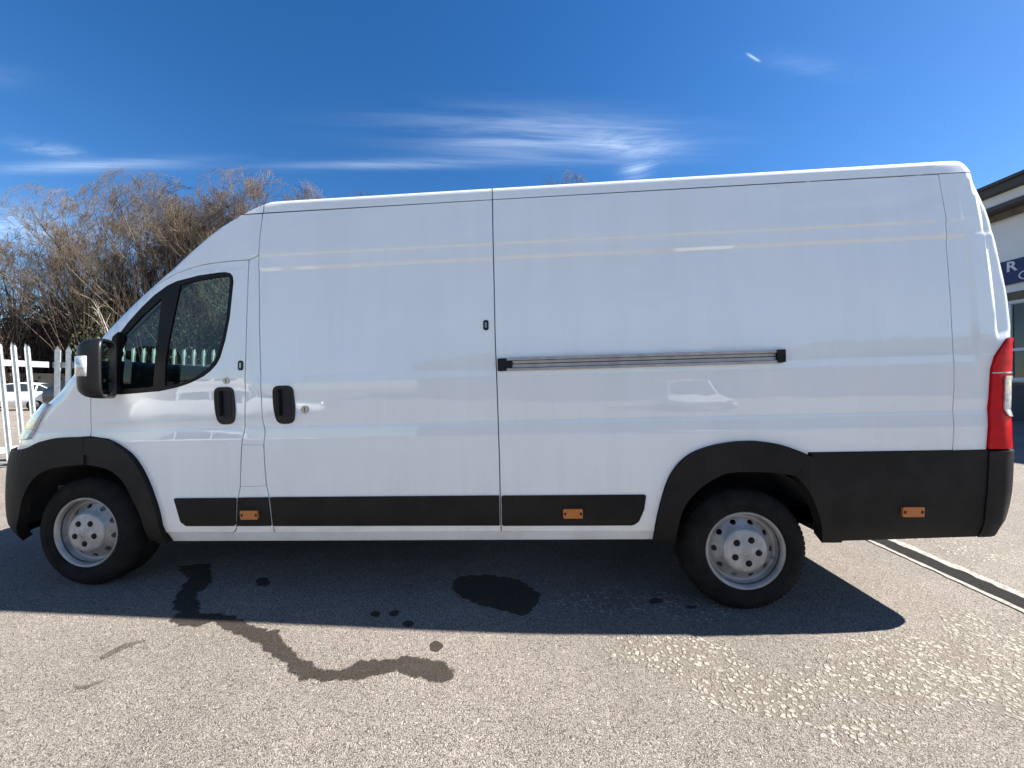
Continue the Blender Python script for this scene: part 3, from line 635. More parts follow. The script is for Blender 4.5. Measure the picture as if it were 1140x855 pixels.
# wheels: steel rim pressed with ten oval holes, five-nut silver hub cap with a double chevron
RIM_PROF = [(.100, -.004), (.126, -.008), (.133, -.018), (.150, -.030), (.168, -.042), (.180, -.050), (.187, -.050), (.193, -.036), (.198, -.014), (.203, -.003), (.208, .003), (.216, .006), (.221, .003), (.222, -.006), (.217, -.02)]
def rim_h(r): return lerp_tab(RIM_PROF, r) if r < .205 else lerp_tab(RIM_PROF, r)
def rim_mesh():
    # (angle, arc radius) sheet with ten oval holes
    r0, r1, rm = .104, .196, .150; L = 2*math.pi*rm; pts = []; edges = []; holes = []
    def loop(l):
        o = len(pts); pts.extend(l); edges.extend((o+i, o+(i+1) % len(l)) for i in range(len(l)))
    n = 120
    outer = [(L*k/n, 0.) for k in range(n+1)]+[(L, .046)]+[(L*k/n, .092) for k in range(n, -1, -1)]+[(0., .046)]
    loop(outer)
    for h in range(10):
        cx = L*(h+.5)/10; hl = [(cx+.0165*math.cos(2*math.pi*k/20), .052+.0130*math.sin(2*math.pi*k/20)) for k in range(20)]; holes.append(hl); loop(hl)
    for j in range(1, 16):
        for k in range(1, n*2):
            q = (L*k/(2*n), .092*j/16)
            if all((q[0]-L*(h+.5)/10)**2/.022**2+(q[1]-.052)**2/.0175**2 > 1 for h in range(10)): pts.append(q)
    V, E, F, *_ = delaunay_2d_cdt([Vector(p) for p in pts], edges, [], 0, 1e-6)
    mb = MB(); vs = []
    for q in V:
        a = 2*math.pi*q.x/L; r = r0+q.y; vs.append((r*math.cos(a), r*math.sin(a), rim_h(r)))
    fs = []
    for f in F:
        c = (V[f[0]]+V[f[1]]+V[f[2]])/3
        if not any(((c.x-L*(h+.5)/10)/.0165)**2+((c.y-.052)/.0130)**2 < .985 for h in range(10)):
            fs.append(tuple(f) if (V[f[1]]-V[f[0]]).cross(V[f[2]]-V[f[0]]) < 0 else tuple(f)[::-1])
    mb.raw(vs, [f[::-1] for f in fs], True)
    for h in range(10):                          # thickness of the plate inside each hole
        o = len(mb.v)
        for d_ in (0, -.012):
            for k in range(20):
                qx = L*(h+.5)/10+.0165*math.cos(2*math.pi*k/20); qy = .052+.0130*math.sin(2*math.pi*k/20); a = 2*math.pi*qx/L; r = r0+qy
                mb.v.append((r*math.cos(a), r*math.sin(a), rim_h(r)+d_))
        for k in range(20): mb.f.append((o+k, o+(k+1) % 20, o+20+(k+1) % 20, o+20+k)); mb.sm.append(True)
    mb.lathe([p for p in RIM_PROF if p[0] >= .195], None, 96)
    mb.lathe([(.217, -.02), (.205, -.05), (.200, -.18), (.215, -.19)], None, 64)
    return mb
def tyre_mesh():
    mb = MB()
    prof = [(.212, -.022), (.217, -.004), (.226, .010), (.238, .017), (.262, .021), (.285, .019), (.305, .010), (.318, .000), (.329, -.010), (.337, -.020), (.3425, -.034)]
    mb.lathe(prof, None, 96)
    # tread: ribs and grooves
    rb = []
    for z0, r in ((-.034, .3425), (-.058, .3445), (-.060, .336), (-.068, .336), (-.070, .345), (-.098, .3455), (-.100, .337), (-.108, .337), (-.110, .3455), (-.138, .345), (-.140, .336), (-.148, .336), (-.150, .3445), (-.174, .3425)): rb.append((r, z0))
    mb.lathe(rb, None, 96, False); mb.lathe([(.3425, -.174), (.33, -.20), (.29, -.215), (.22, -.19)], None, 64)
    for k in range(72):                          # shoulder blocks
        a = 2*math.pi*k/72
        if k % 1 == 0: mb.box((.3315*math.cos(a), .3315*math.sin(a), -.022), (.016, .017, .020), Matrix.Rotation(a, 3, 'Z') @ Matrix.Rotation(R_(-38), 3, 'Y'))
    # raised ring and lettering-like ribs of the side wall
    mb.lathe([(.250, .0195), (.252, .0225), (.256, .0225), (.258, .0205)], None, 96)
    return mb
ty0, rm0 = tyre_mesh(), rim_mesh()
hub = MB(); hub.lathe([(.001, .014), (.038, .0135), (.043, .0105), (.094, .009), (.112, .006), (.122, -.001), (.125, -.010), (.122, -.02)], None, 72)
chev = MB()
for dy in (-.006, .008):
    for sg in (-1, 1):
        chev.box((sg*.0085, dy-.0005, .0146), (.021, .0042, .0018), Matrix.Rotation(-sg*R_(33), 3, 'Z'))
chev.lathe([(.0255, .0142), (.0258, .0152), (.0275, .0152), (.0278, .0135)], None, 40)
nut_discs = []  # flat near-black discs carry the shade of the sunken nut holes
for k in range(5):
    a = 2*math.pi*k/5+.2; M_ = Matrix.Translation((.069*math.cos(a), .069*math.sin(a), 0)); nb_ = MB()
    nb_.lathe([(.0001, .0118), (.0180, .0116), (.0186, .006)], M_, 18); nut_discs.append(nb_)
words = hub
for k in range(5):                               # small moulded ribs between the nuts
    a0 = 2*math.pi*(k+.5)/5+.2
    for j in range(5):
        a = a0+(j-2)*.055; words.box((.098*math.cos(a), .098*math.sin(a), .0092), (.008, .0026, .001), Matrix.Rotation(a, 3, 'Z'))
first = None
for i, (x0, z0, sg, rot) in enumerate(((0., .345, -1, -.51), (4.035, .2285, -1, -.33), (0., .345, 1, .6), (4.035, .2285, 1, 1.2))):
    if first is None:
        wobj = ty0.build('wheel', rubber, VAN); rm0.build('rim', steel, wobj); h_ = hub.build('hub_cap', hubm, wobj)
        chev.build('hub_emblem', steel, wobj); first = wobj
        for nb_ in nut_discs: nb_.build('nut_hole_disc', lug, wobj)
    else: wobj = copy_tree(first, VAN)
    wobj.location = (x0, sg*.952, z0)
    wobj.rotation_euler = (Matrix.Rotation(R_(90) if sg < 0 else R_(-90), 3, 'X') @ Matrix.Rotation(rot, 3, 'Z')).to_euler()

# ------------------------------------------------------------------ ground
g = MB(); g.raw([(-400, -400, 0), (400, -400, 0), (400, 400, 0), (-400, 400, 0)], [(0, 1, 2, 3)])
tag(g.build('ground', asph), kind='structure')
line_m = mat('worn_white_line', (.50, .49, .46), .85, vary=(14, .12, (.17, .155, .14)))
def stain(name, pts, label, jit=.012, z=.0012, seed=1, group=None, m_=None):
    """thin damp sheet with a ragged edge"""
    random.seed(seed); pts = dens(pts, .018); c = []
    for x, y in pts:
        n1 = noise.noise((x*22, y*22, seed)); n2 = noise.noise((x*70, y*70, seed+5)); c.append((x+jit*n1*1.5+jit*.8*n2, y+jit*noise.noise((x*22, y*22, seed+9))*1.5+jit*.8*noise.noise((x*70, y*70, seed+3))))
    if area2(c) < 0: c = c[::-1]
    n = len(c); rim = [Vector(p) for p in c]; xs = [p[0] for p in c]; ys = [p[1] for p in c]; pts = list(rim); g_ = max(.006, min(.02, (max(xs)-min(xs))/9))
    for a in range(int((max(xs)-min(xs))/g_)+1):
        for b_ in range(int((max(ys)-min(ys))/g_)+1):
            q = Vector((min(xs)+a*g_+.0003, min(ys)+b_*g_+.0003))
            if inpoly(q, c): pts.append(q)
    V, E, F, *_ = delaunay_2d_cdt(pts, [(i, (i+1) % n) for i in range(n)], [], 1, 1e-7)
    mb = MB(); mb.raw([(v.x, v.y, z) for v in V], [tuple(f) if (V[f[1]]-V[f[0]]).cross(V[f[2]]-V[f[0]]) > 0 else tuple(f)[::-1] for f in F])
    o = mb.build(name, m_ or asph_wet); at = o.data.attributes.new('soak', 'FLOAT', 'POINT'); reach = min(.028, max(.010, (max(xs)-min(xs))/6))
    at.data.foreach_set('value', [min(1., min((v-p).length for p in rim)/reach) for v in V])
    return tag(o, label, 'stain', group)
stain('damp_trail', [(0.296, -0.647), (0.52, -0.597), (0.741, -0.836), (0.791, -0.994), (0.967, -1.167), (1.165, -1.167), (1.331, -1.244), (1.466, -1.292), (1.512, -1.27), (1.565, -1.345), (1.67, -1.414), (1.802, -1.482), (1.895, -1.532), (1.976, -1.526), (2.087, -1.448), (2.273, -1.427), (2.414, -1.435), (2.496, -1.492), (2.498, -1.558), (2.454, -1.593), (2.335, -1.556), (2.225, -1.529), (2.087, -1.585), (1.901, -1.61), (1.788, -1.592), (1.656, -1.491), (1.473, -1.395), (1.332, -1.336), (1.1, -1.24), (1.055, -1.3), (0.955, -1.288), (0.87, -1.255), (0.842, -1.175), (0.71, -1.072), (0.609, -0.928), (0.564, -0.819), (0.42, -0.737)], 'long dark damp trail winding from under the van sill into the sunlight', .016, .0012, 2)
stain('damp_patch', [(2.303, -0.705), (2.44, -0.619), (2.597, -0.635), (2.752, -0.675), (2.886, -0.85), (2.851, -0.973), (2.789, -1.08), (2.68, -1.041), (2.544, -0.994), (2.397, -0.924), (2.317, -0.822)], 'broad oily dark patch on the shaded tarmac below the middle of the van', .014, .0012, 8)
stain('drip_spot', [(1.133, -0.818), (1.146, -0.846), (1.145, -0.867), (1.128, -0.879), (1.101, -0.877), (1.068, -0.863), (1.037, -0.839), (1.015, -0.811), (1.008, -0.784), (1.016, -0.766), (1.04, -0.76), (1.072, -0.769), (1.106, -0.79)], 'drip stain under the van behind the front wheel', .008, .0012, 20, 'drip spots around the van')
stain('drip_spot', [(1.98, -1.109), (1.983, -1.123), (1.979, -1.135), (1.969, -1.141), (1.956, -1.14), (1.942, -1.132), (1.93, -1.12), (1.923, -1.105), (1.923, -1.091), (1.93, -1.082), (1.943, -1.079), (1.958, -1.084), (1.971, -1.094)], 'small round drip stain at the edge of the van shadow, leftmost of three', .008, .0012, 21, 'drip spots around the van')
stain('drip_spot', [(2.083, -1.098), (2.085, -1.113), (2.08, -1.125), (2.07, -1.131), (2.057, -1.13), (2.043, -1.122), (2.031, -1.11), (2.025, -1.095), (2.026, -1.081), (2.034, -1.071), (2.046, -1.068), (2.061, -1.073), (2.074, -1.084)], 'small round drip stain at the edge of the van shadow, middle of three', .008, .0012, 22, 'drip spots around the van')
stain('drip_spot', [(2.201, -1.183), (2.202, -1.198), (2.195, -1.21), (2.183, -1.216), (2.167, -1.215), (2.152, -1.208), (2.14, -1.195), (2.134, -1.179), (2.137, -1.165), (2.146, -1.155), (2.161, -1.153), (2.178, -1.157), (2.192, -1.168)], 'small round drip stain at the edge of the van shadow, rightmost of three', .008, .0012, 23, 'drip spots around the van')
stain('drip_spot', [(2.393, -1.351), (2.394, -1.368), (2.387, -1.382), (2.374, -1.389), (2.358, -1.388), (2.343, -1.379), (2.331, -1.364), (2.326, -1.346), (2.329, -1.329), (2.339, -1.317), (2.354, -1.314), (2.371, -1.32), (2.385, -1.333)], 'small dark spot in the sun above the right end of the damp trail', .008, .0012, 24, 'drip spots around the van')
stain('drip_spot', [(3.606, -0.87), (3.596, -0.886), (3.578, -0.899), (3.558, -0.906), (3.538, -0.905), (3.524, -0.897), (3.519, -0.883), (3.524, -0.867), (3.537, -0.852), (3.557, -0.841), (3.579, -0.838), (3.596, -0.842), (3.606, -0.854)], 'dark spot in shade just left of the rear wheel', .008, .0012, 25, 'drip spots around the van')
stain('drip_spot', [(3.784, -0.923), (3.776, -0.934), (3.762, -0.943), (3.745, -0.947), (3.73, -0.947), (3.719, -0.942), (3.715, -0.933), (3.72, -0.922), (3.731, -0.911), (3.747, -0.904), (3.764, -0.902), (3.777, -0.905), (3.785, -0.912)], 'dark spot in shade right beside the rear tyre foot', .008, .0012, 26, 'drip spots around the van')
stain('scuff_mark', [(0.791, -1.536), (0.807, -1.493), (0.819, -1.435), (0.869, -1.405), (0.9, -1.389), (0.926, -1.405), (0.881, -1.437), (0.86, -1.496), (0.836, -1.545)], 'thin dark scuff line on the sunny tarmac left of the damp trail', .006, .0012, 41, None, asph_scuff)
stain('scuff_mark', [(0.874, -1.682), (0.93, -1.688), (0.956, -1.677), (0.977, -1.66), (0.981, -1.642), (0.997, -1.654), (0.984, -1.682), (0.965, -1.707), (0.921, -1.708)], 'short dark scuff near the left picture edge, nearer the camera than the long one', .006, .0012, 42, None, asph_scuff)
# drainage channel running away from the camera at the tail of the van
dc = empty('drain_channel', (5.72, -1, 0), 0, 'straight drain channel with pale concrete edges crossing the tarmac behind the rear bumper', 'drain')
conc = mat('pale_concrete', (.36, .34, .30), .9, vary=(30, .2, (.15, .135, .12)), bump=(120, .5, .004))
slotm = mat('drain_slot', (.012, .012, .012), .9, 0, 0, .05, vary=(40, .2, (.022, .021, .02)))
def strip(x0, x1, z, jit, name, m_, sc=1.0):
    mb = MB(); n = 420; y0, y1 = -4.2, 12.
    vs = []
    for k in range(n+1):
        y = y0+(y1-y0)*k/n-(-1)
        vs += [(x0+jit*noise.noise((y*9, x0, 1))+.5*jit*noise.noise((y*40, x0, 3)), y, z), (x1+jit*noise.noise((y*9, x1, 7))+.5*jit*noise.noise((y*40, x1, 5)), y, z)]
    mb.raw(vs, [(2*k, 2*k+1, 2*k+3, 2*k+2) for k in range(n)])
    mb.raw([(v[0], v[1], z-.02) for v in vs[::2]]+[vs[2*k] for k in range(n+1)], [(k, k+1, n+1+k+1, n+1+k) for k in range(n)])
    return mb.build(name, m_, dc)
strip(-.118, -.080, .006, .010, 'concrete_edge', conc); strip(-.080, .070, .0045, .004, 'grating', slotm); strip(.070, .140, .006, .022, 'concrete_edge', conc)
# bay lines in the car park beyond the fence
for (x0, y0, x1, y1) in ((-22., 5.2, -12.0, 7.95), (-15, 4.6, -10.6, 3.1)):
    d = Vector((x1-x0, y1-y0, 0)).normalized(); nn = Vector((-d.y, d.x, 0))*.06; a, b_ = Vector((x0, y0, .004)), Vector((x1, y1, .004))
    mb = MB(); mb.raw([a-nn, b_-nn, b_+nn, a+nn], [(0, 1, 2, 3)]); tag(mb.build('bay_line', line_m), kind='structure')

# ------------------------------------------------------------------ palisade fence
def pale_mb(h=1.92, flat=False):
    mb = MB()
    prof = [(-.036, .012), (-.020, .012), (-.010, -.020), (.010, -.020), (.020, .012), (.036, .012)] if not flat else [(-.040, .0), (.040, .0)]
    zs = [0, h-.07]
    o = len(mb.v); n = len(prof); t_ = .003
    tip = lambda x: h-abs(abs(x)-.020)*4.5 if not flat else h-abs(x)*1.1
    for sgn in (1, -1):
        for x, y in prof: mb.v.append((x, y+sgn*t_*.5, 0))
        for x, y in prof: mb.v.append((x, y+sgn*t_*.5, h-.075))
        for x, y in prof: mb.v.append((x*(.9 if not flat else 1), y+sgn*t_*.5, tip(x) if not flat else h-.075))
        if flat:
            mb.v.append((0, sgn*t_*.5, h))
    per = 3*n+(1 if flat else 0)
    for s2 in (0, 1):
        b0 = o+s2*per
        for j in range(2 if not flat else 1):
            for k in range(n-1):
                f = (b0+j*n+k, b0+j*n+k+1, b0+(j+1)*n+k+1, b0+(j+1)*n+k); mb.f.append(f if s2 else f[::-1]); mb.sm.append(False)
        if flat: mb.f.append((b0+n, b0+n+1, b0+per-1)); mb.sm.append(False)
    for j in range(2 if not flat else 1):                 # the two long edges
        for k in (0, n-1): mb.f.append((o+j*n+k, o+(j+1)*n+k, o+per+(j+1)*n+k, o+per+j*n+k)); mb.sm.append(False)
    return mb
PALE = FLATP = None
def fence(p0, p1, pitch, label, flats=(), lean=0.):
    global PALE, FLATP
    a, b_ = Vector((*p0, 0)), Vector((*p1, 0)); d = (b_-a); L = d.length; d.normalize(); rz = math.atan2(d.y, d.x)
    root = empty('palisade_fence', a, rz, label, 'fence')
    rails = MB()
    for z in (.30, 1.66):
        r1 = MB(); r1.box((L/2, .027, z-.02), (L, .006, .09)).box((L/2, .048, z+.028), (L, .038, .006)); r1.build('rail', galv, root)
    k = 0; x = pitch*.5
    while x < L:
        if k in flats:
            if FLATP is None: FLATP = pale_mb(1.92, True).build('pale', galv, root); o = FLATP
            else: o = FLATP.copy(); COL.objects.link(o); o.parent = root
        else:
            if PALE is None: PALE = pale_mb().build('pale', galv, root); o = PALE
            else: o = PALE.copy(); COL.objects.link(o); o.parent = root
        o.location = (x, .008, .055); o.rotation_euler = (0, lean, 0); x += pitch; k += 1
    for j in range(int(L/2.75)+1):
        q = MB(); q.box((min(j*2.75+.03, L), .075, .95), (.05, .055, 1.9)); q.build('post', galv, root)
    return root
fence((-5.41, 2.77), (4.2, 5.55), .155, 'long palisade fence of galvanised pales running behind the van, seen through its cab windows', flats=(0, 1))
fence((-5.46, .3), (-5.36, 2.72), .158, 'short palisade run of split pointed pales at the left picture edge, meeting two flat pales', lean=R_(-4.5))

# ------------------------------------------------------------------ bare winter trees
bark = mat('grey_brown_bark', (.17, .145, .12), .9, vary=(3, .25, (.09, .075, .062)))
twigm = mat('tan_twigs', (.150, .110, .073), .85, vary=(.4, .2, (.10, .078, .057)))
pale_bark = mat('pale_bark', (.30, .27, .24), .8, vary=(5, .2, (.25, .22, .2)))
ivy = mat('ivy_leaf', (.030, .045, .014), .6, vary=(1.2, .2, (.055, .050, .022)))
scrubm = mat('bramble_brown', (.075, .050, .034), .9, vary=(1., .2, (.04, .03, .022)))
def rnd_dir(d, ang):
    a = d.orthogonal().normalized(); b_ = d.cross(a); t_ = random.uniform(0, 2*math.pi)
    return (d*math.cos(ang)+(a*math.cos(t_)+b_*math.sin(t_))*math.sin(ang)).normalized()
def grow(seed, H, spread=1., fine=5, stems=1, lean=0.):
    """thick wood and thin twigs as two meshes' worth of tubes"""
    random.seed(seed); wood, tw = MB(), MB()
    def branch(p, d, L, r, lev, up_):
        n = 5 if lev < 2 else (4 if lev < 4 else 3)
        pts = [p.copy()]; rads = [r]; dd = d.copy()
        for i in range(n):
            dd = (dd+Vector((random.gauss(0, .16), random.gauss(0, .16), random.gauss(0, .10)+up_*.16))*(1 if 0 < lev < 3 else .5)).normalized()
            p = p+dd*L/n; pts.append(p.copy()); rads.append(max(r*(1-(i+1)/n*.68), .006))
        tgt = wood if lev < 3 else tw
        tgt.tube(pts, rads, 8 if lev == 0 else (5 if lev < 3 else 3), False)
        if lev >= fine: return
        cnt = (8, 6, 6, 5, 4)[lev]
        for k in range(cnt):
            u = (.32+.68*(k+random.random())/cnt) if lev == 0 else (.34+.66*(k+random.random())/cnt)
            f = min(u*n, n-1e-3); i = int(f); q = pts[i].lerp(pts[i+1], f-i); dl = (pts[i+1]-pts[i]).normalized()
            ang = R_(random.uniform(28, 62)*spread if lev == 0 else random.uniform(20, 52))
            nd = rnd_dir(dl, ang)
            if lev < 2 and nd.z < .1: nd.z = abs(nd.z)+.2; nd.normalize()
            branch(q, nd, L*random.uniform(.50, .78)*(1.-.35*u if lev else 1-.25*u), max(rads[i]*random.uniform(.42, .62), .006), lev+1, up_)
        if lev: return
    for s2 in range(stems):
        d0 = Vector((lean+random.gauss(0, .06), random.gauss(0, .06), 1)).normalized() if stems == 1 else rnd_dir(Vector((0, 0, 1)), R_(random.uniform(6, 18)))
        branch(Vector((random.gauss(0, .12)*(stems > 1), random.gauss(0, .12)*(stems > 1), -.1)), d0, H*.55, H*.013+.03, 0, 1.)
    return wood, tw
def fit_height(ms, H):
    zs = sorted(v[2] for m_ in ms for v in m_.v); k = H/zs[int(len(zs)*.965)]
    def tame(v):              # long stray shoots are pruned back so that the crown stays rounded
        x, y, z = v[0]*k, v[1]*k, v[2]*k; z = z if z < H else H+(z-H)*.08
        R = .36*H*math.sqrt(max(.06, 1-((z-.60*H)/(.46*H))**2)) if z > .2*H else .2*H; r = math.hypot(x, y); f = 1 if r < R else (R+(r-R)*.25)/r
        return (x*f, y*f, z)
    for m_ in ms: m_.v = [tame(v) for v in m_.v]
PROTO = []
for seed, st, spd in ((3, 1, 1.), (11, 2, .8), (24, 1, 1.15)):
    a, b_ = grow(seed, 16, spd, 5, st); fit_height((a, b_), 15.6)
    r = empty('bare_tree', (0, 0, 0)); a.build('trunk', bark, r); b_.build('crown', twigm, r); PROTO.append(r)
used = set()
def tree(i, x, y, h, rz, label, sx=1.):
    r = PROTO[i] if i not in used else copy_tree(PROTO[i]); used.add(i)
    r.location = (x, y, 0); r.rotation_euler = (0, 0, rz); r.scale = (h/16*sx, h/16*sx, h/16)
    tag(r, label, 'tree', 'bare trees on the bank beyond the car park'); return r
TREES = [(0, -38.5, 24., 12.6, .3, 'bare tree at the extreme left picture edge, lowest of the line', 1.05),
 (1, -34.8, 24.5, 14.0, 1.9, 'second bare tree from the left, brown twigs above the first palisade pales', 1.05),
 (2, -31.2, 23.5, 15.4, 4.1, 'bare tree with spreading grey limbs above the fence end post', 1.05),
 (0, -27.6, 25.0, 15.8, 2.2, 'tall bare tree right over the van door mirror', 1.05),
 (1, -24.2, 24.0, 16.4, 5.0, 'tall bare tree above the lower half of the van screen pillar', 1.05),
 (0, -20.9, 25.0, 17.0, .9, 'bare tree rising over the top of the van screen pillar', 1.05),
 (2, -18.4, 26.5, 17.8, 3.6, 'dark bare tree peeping over the front end of the van roof', 1.05),
 (1, -15.6, 29., 18.8, 2.9, 'rightmost tree of the left wood, sinking behind the van roof', 1.05),
 (2, 5.2, 27.5, 18.3, 2.4, 'lone treetop whose few twigs poke above the middle of the van roof', 0.5),
 (2, -22.3, 30., 17.6, 1.3, 'bare tree in the second row behind the two tallest left crowns', 1.05),
 (1, -22.7, 23.2, 16.0, 2.6, 'bare tree filling the gap right above the middle of the van screen pillar', 1.0)]
for a in TREES: tree(*a)
# leaning pale stem among the scrub
random.seed(5); ps = empty('birch_stem', (-22.8, 18.2, 0), 0, 'thin pale leaning birch stem in front of the dark scrub above the door mirror', 'tree')
mb = MB(); mb.tube([(1.3, 0, 0), (.75, 0, 1.7), (.1, .1, 3.4), (-.5, .1, 4.9), (-1.2, .2, 6.2)], [.06, .052, .042, .028, .012], 7); mb.tube([(.45, 0, 2.5), (-.1, 0, 3.3), (-.5, 0, 4.1)], [.04, .03, .012], 6)
mb.build('trunk', pale_bark, ps)
mb = MB()
for k in range(26):
    u = random.uniform(.4, 1); p = Vector((1.3-2.5*u, .1, 6.2*u)); q = p+Vector((random.uniform(-.9, .4), random.uniform(-.5, .5), random.uniform(.2, 1.1))); mb.tube([p, (p+q)/2+Vector((0, 0, .1)), q], [.014, .01, .006], 3, False)
mb.build('crown', pale_bark, ps)
# scrub and ivy bushes on the bank
def bush(seed, w_, h, nl, m_, leaf, twiggy):
    random.seed(seed); mb = MB(); r = empty('bush', (0, 0, 0)); st = MB()
    lobes = [(random.uniform(-.42, .42)*w_, random.uniform(-.22, .22)*w_, random.uniform(.15, .72)*h, random.uniform(.18, .30)) for _ in range(11)]
    for k in range(nl):
        lx, ly, lz, lr = random.choice(lobes); v = Vector((random.gauss(0, 1), random.gauss(0, 1), random.gauss(0, 1))).normalized()*(random.random()**.45)
        p = Vector((lx+v.x*lr*w_, ly+v.y*lr*w_, max(.05, lz+v.z*lr*h*1.25))); d = Vector((random.gauss(0, 1), random.gauss(0, 1), random.gauss(.3, 1))).normalized(); a = d.orthogonal().normalized(); b_ = d.cross(a); sz = leaf*random.uniform(.6, 1.4)
        mb.raw([p-a*sz*.5, p+b_*sz*.28, p+a*sz*.5, p-b_*sz*.28], [(0, 1, 2, 3)])
    for k in range(twiggy):
        x, y = random.uniform(-.5, .5)*w_, random.uniform(-.25, .25)*w_; p = Vector((x, y, 0)); q = Vector((x+random.gauss(0, .22)*w_, y+random.gauss(0, .15)*w_, h*random.uniform(.5, 1.08))); mid_ = (p+q)/2+Vector((random.gauss(0, .25), random.gauss(0, .25), h*.08))
        st.tube([p, mid_, q], [.028, .018, .007], 3, False)
    st.build('stems', scrubm, r); mb.build('foliage', m_, r); return r
BP_ = [bush(31, 6.5, 6.6, 15000, ivy, .22, 260), bush(47, 6.5, 5.2, 9000, scrubm, .17, 700)]
ub_ = set()
for i, x, y, s2, sz, rz, lab in ((0, -36.0, 22.2, 1.05, .95, .4, 'dark green bush at the left picture edge behind the cream wall'), (1, -32.2, 21.6, 1., 1.1, 1.4, 'brown bramble scrub above the cream wall and fence pales'), (1, -28.4, 22.3, 1.0, 1.25, 2.7, 'brown scrub thicket beside the pale leaning stem'),
                    (0, -25.6, 22.8, .95, 1.35, 3.9, 'ivy-dark bush at the foot of the tree above the door mirror'), (0, -21.8, 22.6, 1., 1.1, 5.2, 'dark bush low behind the van screen pillar'), (1, -18.0, 23.6, 1.1, 1.2, .2, 'brown scrub seen through the van side glass'),
                    (0, -14.5, 24.5, 1.1, 1.15, 1.1, 'green bush seen through the rear part of the door glass'), (0, -11, 25, 1.1, 1.1, 2.3, 'green bush hidden behind the van load side'), (0, -33.5, 25.5, 1.3, 1.0, 2.0, 'dark undergrowth under the leftmost bare trees')):
    r = BP_[i] if i not in ub_ else copy_tree(BP_[i]); ub_.add(i); r.location = (x, y, 0); r.rotation_euler = (0, 0, rz); r.scale = (s2, s2, sz*1.3); tag(r, lab, 'bush', 'scrub along the bank beyond the car park')
wallm = mat('cream_render', (.56, .46, .30), .9, vary=(2, .25, (.40, .33, .23)))
mb = MB(); mb.box((-1, 0, 1.05), (12, .3, 2.1)); mb.box((-1, 0, 2.14), (12.1, .42, .08))
o = mb.build('boundary_wall', wallm); o.location = (-31.5, 19.6, 0); o.rotation_euler = (0, 0, .9); tag(o, 'low sunlit cream wall between the parked cars and the scrub', 'wall')

# ------------------------------------------------------------------ unit on the right
bl = empty('industrial_unit', (22.25, 13, 0), R_(3.6), 'grey clad industrial unit with navy sign and brown fascia at the right edge', 'building')
clad = mat('pale_cladding', (.76, .77, .77), .6, vary=(.6, .2, (.70, .71, .71)))
brown = mat('weathered_timber', (.16, .125, .09), .8, vary=(3.5, .2, (.085, .07, .055)))
dark_t = mat('roof_edge', (.06, .058, .055), .6)
plinth_m = mat('navy_plinth', (.035, .04, .055), .5)
frame_m = mat('window_frame_pvc', (.58, .62, .66), .4)
pane_m = mat('office_pane', (.035, .045, .045), .06, 0, 0, .6)
navy = mat('navy_sign', (.012, .022, .11), .4)
letter_m = mat('sign_lettering', (.62, .64, .68), .5)
L0, L1 = -14., 9.                                # local y range of the frontage (x = 0 is the facade)
mb = MB(); mb.box((6, (L0+L1)/2, 5.), (12, L1-L0, 7.0)); mb.build('wall', clad, bl)
mb = MB(); mb.box((5.98, (L0+L1)/2, .75), (12.06, L1-L0+.02, 1.5)); mb.build('plinth', plinth_m, bl)
mb = MB(); mb.box((5.6, (L0+L1)/2, 8.58), (13, L1-L0+.4, .16)); mb.box((-.62, (L0+L1)/2, 9.33), (.5, L1-L0+.6, .28)); mb.box((5.6, (L0+L1)/2, 9.53), (13.2, L1-L0+.8, .12)); mb.build('roof', dark_t, bl)
mb = MB(); mb.box((-.50, (L0+L1)/2, 8.98), (.12, L1-L0+.3, .40)); mb.build('fascia', clad, bl)
for c, d in (((-.22, (L0+L1)/2, 8.52), (.2, L1-L0+.2, .50)), ((-.05, (L0+L1)/2, 5.02), (.14, L1-L0, .34)), ((-.03, (L0+L1)/2, 1.47), (.10, L1-L0, .12))):
    mb = MB(); mb.box(c, d); mb.build('timber_band', brown, bl)
sg = MB(); sg.box((-.06, -.2, 6.02), (.08, 10.0, .98)); so = sg.build('sign_board', navy, bl)
def text(body, size, loc, parent, name='lettering'):
    cu = bpy.data.curves.new('t', 'FONT'); cu.body = body; cu.size = size; cu.extrude = .012; cu.offset = .012; cu.align_x = 'CENTER'; cu.align_y = 'CENTER'; cu.space_character = 1.05
    to = bpy.data.objects.new('t', cu); COL.objects.link(to); dg = bpy.context.evaluated_depsgraph_get(); me = bpy.data.meshes.new_from_object(to.evaluated_get(dg)); bpy.data.objects.remove(to)
    o = link(name, me, letter_m, parent); o.location = loc; o.rotation_euler = (R_(90), 0, R_(-90)); return o
text('R', .56, (-.115, .40, 6.22), so)
rg = MB(); rg.lathe([(.125, 0), (.165, 0), (.165, .02), (.125, .02), (.125, 0)], Matrix.Translation((-.105, .02, 5.79)) @ Matrix.Rotation(R_(-90), 4, 'Y'), 28, False); rg.build('ring_mark', letter_m, so)
for k in range(9):
    yc = -12.6+k*2.42
    fr = MB()
    for (dy, dz, sy, sz) in ((0, 1.60, 2.2, .16), (0, -1.55, 2.2, .14), (-1.03, 0, .14, 3.1), (1.03, 0, .14, 3.1), (0, -.35, 2.0, .12)): fr.box((-.03, yc+dy, 3.2+dz), (.12, sy, sz))
    wo = fr.build('window', frame_m, bl); pn = MB(); pn.box((-.005, yc, 3.2), (.03, 1.98, 3.0)); pn.build('pane', pane_m, wo)

